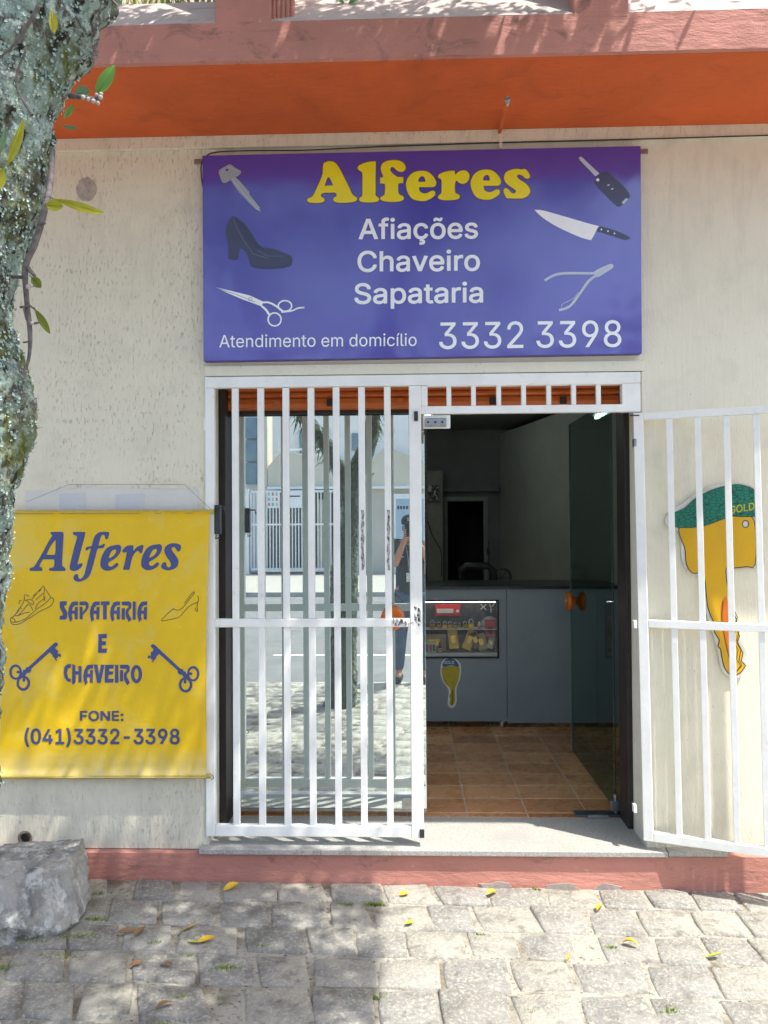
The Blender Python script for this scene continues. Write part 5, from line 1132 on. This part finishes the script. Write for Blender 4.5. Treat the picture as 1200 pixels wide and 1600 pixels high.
body = {'pel': ((X0, Y0, .95), (.155, .115)), 'wst': ((X0, Y0, 1.08), (.15, .115)), 'che': ((X0, Y0-.01, 1.28), (.17, .125)), 'nb': ((X0, Y0, 1.42), (.085, .08)), 'nk': ((X0, Y0+.01, 1.49), (.055, .055)),
 'hd': ((X0-.012, Y0+.03, 1.585), (.078, .092)), 'hc': ((X0-.012, Y0+.02, 1.66), (.066, .08)),
 'ls': ((X0-.155, Y0, 1.40), .062), 'le': ((X0-.185, Y0+.13, 1.20), .045), 'lw': ((X0-.075, Y0+.225, 1.47), .028), 'lh': ((X0-.055, Y0+.235, 1.52), .030),
 'rs': ((X0+.155, Y0, 1.40), .062), 're': ((X0+.19, Y0+.13, 1.20), .045), 'rw': ((X0+.045, Y0+.225, 1.47), .028), 'rh': ((X0+.03, Y0+.235, 1.52), .030),
 'lt': ((X0-.10, Y0, .86), .095), 'lk': ((X0-.13, Y0+.02, .50), .062), 'la': ((X0-.15, Y0, .10), .042), 'lf': ((X0-.17, Y0+.13, .035), .035),
 'rt': ((X0+.10, Y0, .86), .095), 'rk': ((X0+.12, Y0+.03, .50), .062), 'ra': ((X0+.13, Y0, .10), .042), 'rf': ((X0+.15, Y0+.13, .035), .035)}
ed = [('pel','wst'),('wst','che'),('che','nb'),('nb','nk'),('nk','hd'),('hd','hc'),('che','ls'),('ls','le'),('le','lw'),('lw','lh'),('che','rs'),('rs','re'),('re','rw'),('rw','rh'),('pel','lt'),('lt','lk'),('lk','la'),('la','lf'),('pel','rt'),('rt','rk'),('rk','ra'),('ra','rf')]
skin('body', body, ed, 'pel', M_skin, per)
def grow(keys, add, names=None): return {k: (body[k][0], tuple(r+add for r in (body[k][1] if isinstance(body[k][1], tuple) else (body[k][1],)*2))) for k in keys}
sh_ = grow(['pel', 'wst', 'che', 'nb', 'ls', 'rs', 'le', 're'], .014); sh_['nb'] = (body['nb'][0], (.075, .07)); sh_['pel'] = ((X0, Y0, .90), (.165, .125)); sh_['hem'] = ((X0, Y0, .74), (.19, .15)); sh_['pel'] = ((X0, Y0, .93), (.19, .15)); sh_['wst'] = ((X0, Y0, 1.10), (.19, .155)); sh_['che'] = ((X0, Y0-.01, 1.29), (.19, .15))
for a, b in (('ls', 'le'), ('rs', 're')): p = Vector(body[a][0]).lerp(Vector(body[b][0]), .85); sh_[b] = (tuple(p), (.062, .062))
skin('shirt', sh_, [('hem','pel'),('pel','wst'),('wst','che'),('che','nb'),('che','ls'),('ls','le'),('che','rs'),('rs','re')], 'pel', M_shirt, per)
jn = grow(['pel', 'lt', 'lk', 'la', 'rt', 'rk', 'ra'], .016); jn['pel'] = (body['pel'][0], (.155, .12)); skin('jeans', jn, [('pel','lt'),('lt','lk'),('lk','la'),('pel','rt'),('rt','rk'),('rk','ra')], 'pel', M_jean, per)
for k in ('l', 'r'):
    a = Vector(body[k+'a'][0]); b = Vector(body[k+'f'][0]); MB().tube([a+Vector((0, -.04, -.055)), a+Vector((0, .0, -.045)), a.lerp(b, .6)+Vector((0, 0, -.022)), b+Vector((0, .03, -.002))], [.045, .052, .046, .028], 12).build('shoe', M_shoe_, per, True)
hx, hy, hz = X0-.012, Y0+.02, 1.645
cp = MB().lathe((hx, hy, hz-.005), (0, 0, 1), [(-.02, .094), (.0, .101), (.03, .099), (.06, .084), (.08, .055), (.088, .012)], 24); cp.build('cap', M_cap, per, True)
MB().prism([(hx+.078*math.cos(t), hy+.07+.085*math.sin(t), hz-.016) for t in [i*math.pi/10 for i in range(11)]], (0, 0, .006)).build('cap_peak', M_cap, per)
MB().box(hx-.04, hx+.04, hy+.092, hy+.1, hz+.012, hz+.045, .002).build('cap_patch', simple('white_patch', (.6, .6, .6), (.1, .1, .1), .6, 90), per)
for sx_ in (-1, 1):
    MB().lathe((hx+sx_*.032, hy+.085, 1.595), (0, 1, 0), [(-.01, .006), (0, .011), (.006, .008), (.009, .002)], 10).build('eye', simple('eye_white', (.5, .5, .5), rough=.2), per, True)
    MB().lathe((hx+sx_*.086, hy+.005, 1.585), (sx_, 0, 0), [(-.012, .026), (0, .030), (.006, .020)], 12).build('ear', M_skin, per, True)
MB().tube([(hx, hy+.088, 1.60), (hx, hy+.108, 1.572), (hx, hy+.09, 1.563)], [.007, .013, .010], 8).build('nose', M_skin, per, True)
MB().tube([(hx-.022, hy+.090, 1.535), (hx, hy+.097, 1.537), (hx+.022, hy+.090, 1.535)], [.003, .006, .003], 8).build('mouth', simple('lips', (.4, .15, .12), rough=.5), per, True)
for s_, wrist in ((-1, Vector(body['lh'][0])), (1, Vector(body['rh'][0]))):
    for q in range(4):
        z0 = 1.505+.019*q; b0 = Vector((wrist.x+s_*.008, wrist.y+.004, z0)); xe = s_*.043+.006
        nd = {'a': (tuple(b0), .011), 'b': ((xe+.0*s_, -.052, z0+.006), .0095), 'c': ((xe-s_*.004, -.024, z0+.006), .0085), 'd': ((xe-s_*.024, -.0165, z0+.008), .007)}
        skin('finger', nd, [('a','b'),('b','c'),('c','d')], 'a', M_skin, per, 1)
    skin('thumb', {'a': (tuple(wrist+Vector((0, -.005, .005))), .013), 'b': ((s_*.035+.006, -.066, 1.545), .011), 'c': ((s_*.016+.006, -.050, 1.562), .009)}, [('a','b'),('b','c')], 'a', M_skin, per, 1)
ph = thing('mobile_phone', 'black mobile phone held up in front of the mirrored person’s face', 'phone')
MB().box(-.034, .046, -.040, -.030, 1.500, 1.645, .004).build('phone_body', simple('black_phone', (.012, .012, .014), rough=.25), ph)
MB().lathe((.0, -.0296, 1.625), (0, 1, 0), [(0, .010), (.002, .010), (.0025, .007)], 16).build('camera_lens', M_dark, ph)
bd = MB().tube([(X0-.06, Y0+.118, 1.40), (X0-.045, Y0+.148, 1.28), (X0-.03, Y0+.150, 1.14)], .004, 5).tube([(X0+.03, Y0+.128, 1.40), (X0+.0, Y0+.148, 1.28), (X0-.03, Y0+.150, 1.14)], .004, 5); bd.build('lanyard', simple('white_lanyard', (.5, .5, .5), (.1, .1, .12), .7, 70), per)
MB().box(X0-.062, X0-.002, Y0+.146, Y0+.150, 1.04, 1.13, .001).build('badge', simple('white_badge', (.75, .78, .8), (.5, .52, .55), .4, 30), per)
MB().box(X0-.135, X0-.085, Y0+.118, Y0+.128, 1.285, 1.30, .001).build('shirt_emblem', simple('pale_emblem', (.6, .65, .65), (.1, .1, .1), .6, 120), per)

# ================================================================== houses over the road (mirrored in the glass)
def RX(px, Y): return (px-637)/F*(7.66-Y)
def RZ(py, Y): return 1.62-(py-820)/F*(7.66-Y)
hs = thing('town_house', 'beige and white gabled town house across the road, mirrored in the door glass', 'house')
YH = -18.2
M_bei = simple('beige_house_paint', (.62, .57, .46), (.56, .52, .42), .85, 1.2); M_wh = simple('white_house_paint', (.78, .79, .78), (.7, .71, .7), .8, 1.5); M_win = simple('blue_window_glass', (.12, .20, .27), (.2, .3, .36), .1, 2); M_gry = simple('grey_beige_wall', (.52, .49, .42), (.46, .43, .37), .85, 1.2); M_wgate = simple('white_street_gate', (.82, .83, .82), rough=.4)
MB().box(-11, 6.5, YH-4, YH-3, 0, 7.6).build('upper_wall', M_wh, hs)
MB().box(RX(523, YH)+.1, 6.5, YH-.6, YH, 0, RZ(762, YH)-.04).build('ground_wall', M_gry, hs)
def gable(x0, x1, xp, z0, z1, zp, Y, d): 
    return MB().prism([(x0, Y, z0), (x1, Y, z0), (x1, Y, z1), (xp, Y, zp), (x0, Y, z1)], (0, -d, 0))
gable(RX(418, YH), RX(575, YH), RX(440, YH), RZ(762, YH), RZ(728, YH), RZ(704, YH), YH+.05, 2.2).build('upper_wall', M_bei, hs)
gable(RX(576, YH), RX(668, YH), RX(604, YH), RZ(762, YH), RZ(724, YH), RZ(697, YH), YH+.15, 2.2).build('gable_wall', M_bei, hs)
MB().box(RX(418, YH), RX(668, YH), YH+.06, YH+.25, RZ(764, YH), RZ(760, YH)).build('ledge', M_wh, hs)
for i in range(4): MB().box(RX(425, YH), RX(508, YH), YH-.3, YH-.24, RZ(726, YH)+.18*i, RZ(726, YH)+.18*i+.06).build('balcony_rail', M_wgate, hs)
for pa, pb, a_, b_ in ((449, 456, 655, 700), (540, 556, 660, 690), (470, 500, 650, 690)):
    wn = MB().box(RX(pa, YH), RX(pb, YH), YH-2.98, YH-2.9, RZ(b_, YH), RZ(a_, YH)).build('window', M_win, hs)
for i in range(3):
    MB().box(RX(379, YH), RX(397, YH), YH-.5, YH-.35, RZ(755, YH)+.03+.78*i, RZ(755, YH)+.75+.78*i).build('window', M_win, hs)
MB().box(RX(330, YH), RX(400, YH), YH-1.2, YH-.51, 0, 7.4).build('side_wing', M_wh, hs)
MB().box(RX(402, YH), RX(417, YH), YH-1., YH+.0, RZ(760, YH), 7.6).build('side_wing', M_bei, hs)
dr = MB().box(RX(613, YH), RX(668, YH), YH+.001, YH+.12, .0, RZ(772, YH)).build('door_surround', M_wh, hs)
MB().box(RX(619, YH), RX(662, YH), YH+.121, YH+.14, .05, RZ(780, YH)).build('door', simple('pale_blue_door', (.34, .46, .55), (.3, .42, .5), .4, 2), hs)
for i in range(6): MB().box(RX(621+4.5*i, YH), RX(624+4.5*i, YH), YH+.141, YH+.145, RZ(796, YH), RZ(791, YH)).build('door_sign', M_dark, hs)
rf = MB().box(-11.5, 7, YH-6.5, YH-2.8, 7.6, 7.8); rf.build('roof', simple('clay_roof', (.35, .16, .10), rough=.8), hs)
gg = thing('street_gate', 'white slatted garage gate across the road, mirrored in the door glass', 'gate')
g0, g1 = RX(394, YH), RX(523, YH); gzt, gzb = RZ(766, YH), .12
for a_, b_ in ((gzt-.07, gzt), (gzb, gzb+.08), (RZ(820, YH), RZ(820, YH)+.06)): MB().box(g0, g1, YH+.3, YH+.36, a_, b_).build('rail', M_wgate, gg)
n = 26
for i in range(n+1):
    x = g0+(g1-g0)*i/n; MB().box(x-.018, x+.018, YH+.305, YH+.355, gzb+.0805, gzt-.0705).build('bar', M_wgate, gg)
MB().box(g0-.35, g0-.06, YH+.0, YH+.4, 0, gzt+.05).build('gate_post', M_wh, hs); MB().box(RX(497, YH), RX(507, YH), YH+.1, YH+.2, .1, gzt-.3).build('downpipe', simple('cream_pipe', (.7, .66, .5), rough=.5), hs)
MB().box(g0, g1, YH-2.2, YH-2.1, 0, 2.9).build('garage_back', simple('garage_shade', (.28, .30, .30), rough=.8), hs)
for pa, pb, col in ((420, 438, 0), (452, 474, 1)):
    nb = thing('notice_board', ('white notice with coloured squares' if col == 0 else 'white notice with a line of text')+' on the gate across the road', 'notice')
    MB().box(RX(pa, YH), RX(pb, YH), YH+.362, YH+.372, RZ(793, YH), RZ(768, YH)).build('panel', M_wh, nb)
    if col == 0:
        for i in range(3):
            for j in range(3): MB().box(RX(421+i*6, YH), RX(424+i*6, YH), YH+.3725, YH+.376, RZ(790-j*8, YH), RZ(785-j*8, YH)).build('coloured_square', (simple('soft_red', (.6, .2, .2)), simple('soft_green', (.2, .5, .4)), simple('soft_grey', (.5, .5, .5)))[(i+j) % 3], nb)
    else:
        MB().box(RX(455, YH), RX(471, YH), YH+.3725, YH+.376, RZ(776, YH), RZ(774, YH)).build('text_line', M_dark, nb)
h2 = thing('town_house', 'white block of flats further along the road to the right of the mirrored house', 'house'); MB().box(7.5, 22, YH-6, YH-.5, 0, 9).build('wall', M_wh, h2)
for i in range(5):
    for j in range(2): MB().box(8.6+i*2.7, 10.2+i*2.7, YH-.52, YH-.47, 1.2+j*3.6, 2.8+j*3.6).build('window', M_win, h2)
h3 = thing('town_house', 'pale house further along the road to the left of the mirrored house', 'house'); MB().box(-26, -12, YH-6, YH-.5, 0, 6).build('wall', M_bei, h3)
for i in range(4): MB().box(-24.6+i*3.1, -23+i*3.1, YH-.52, YH-.47, 1.2, 2.8).build('window', M_win, h3)
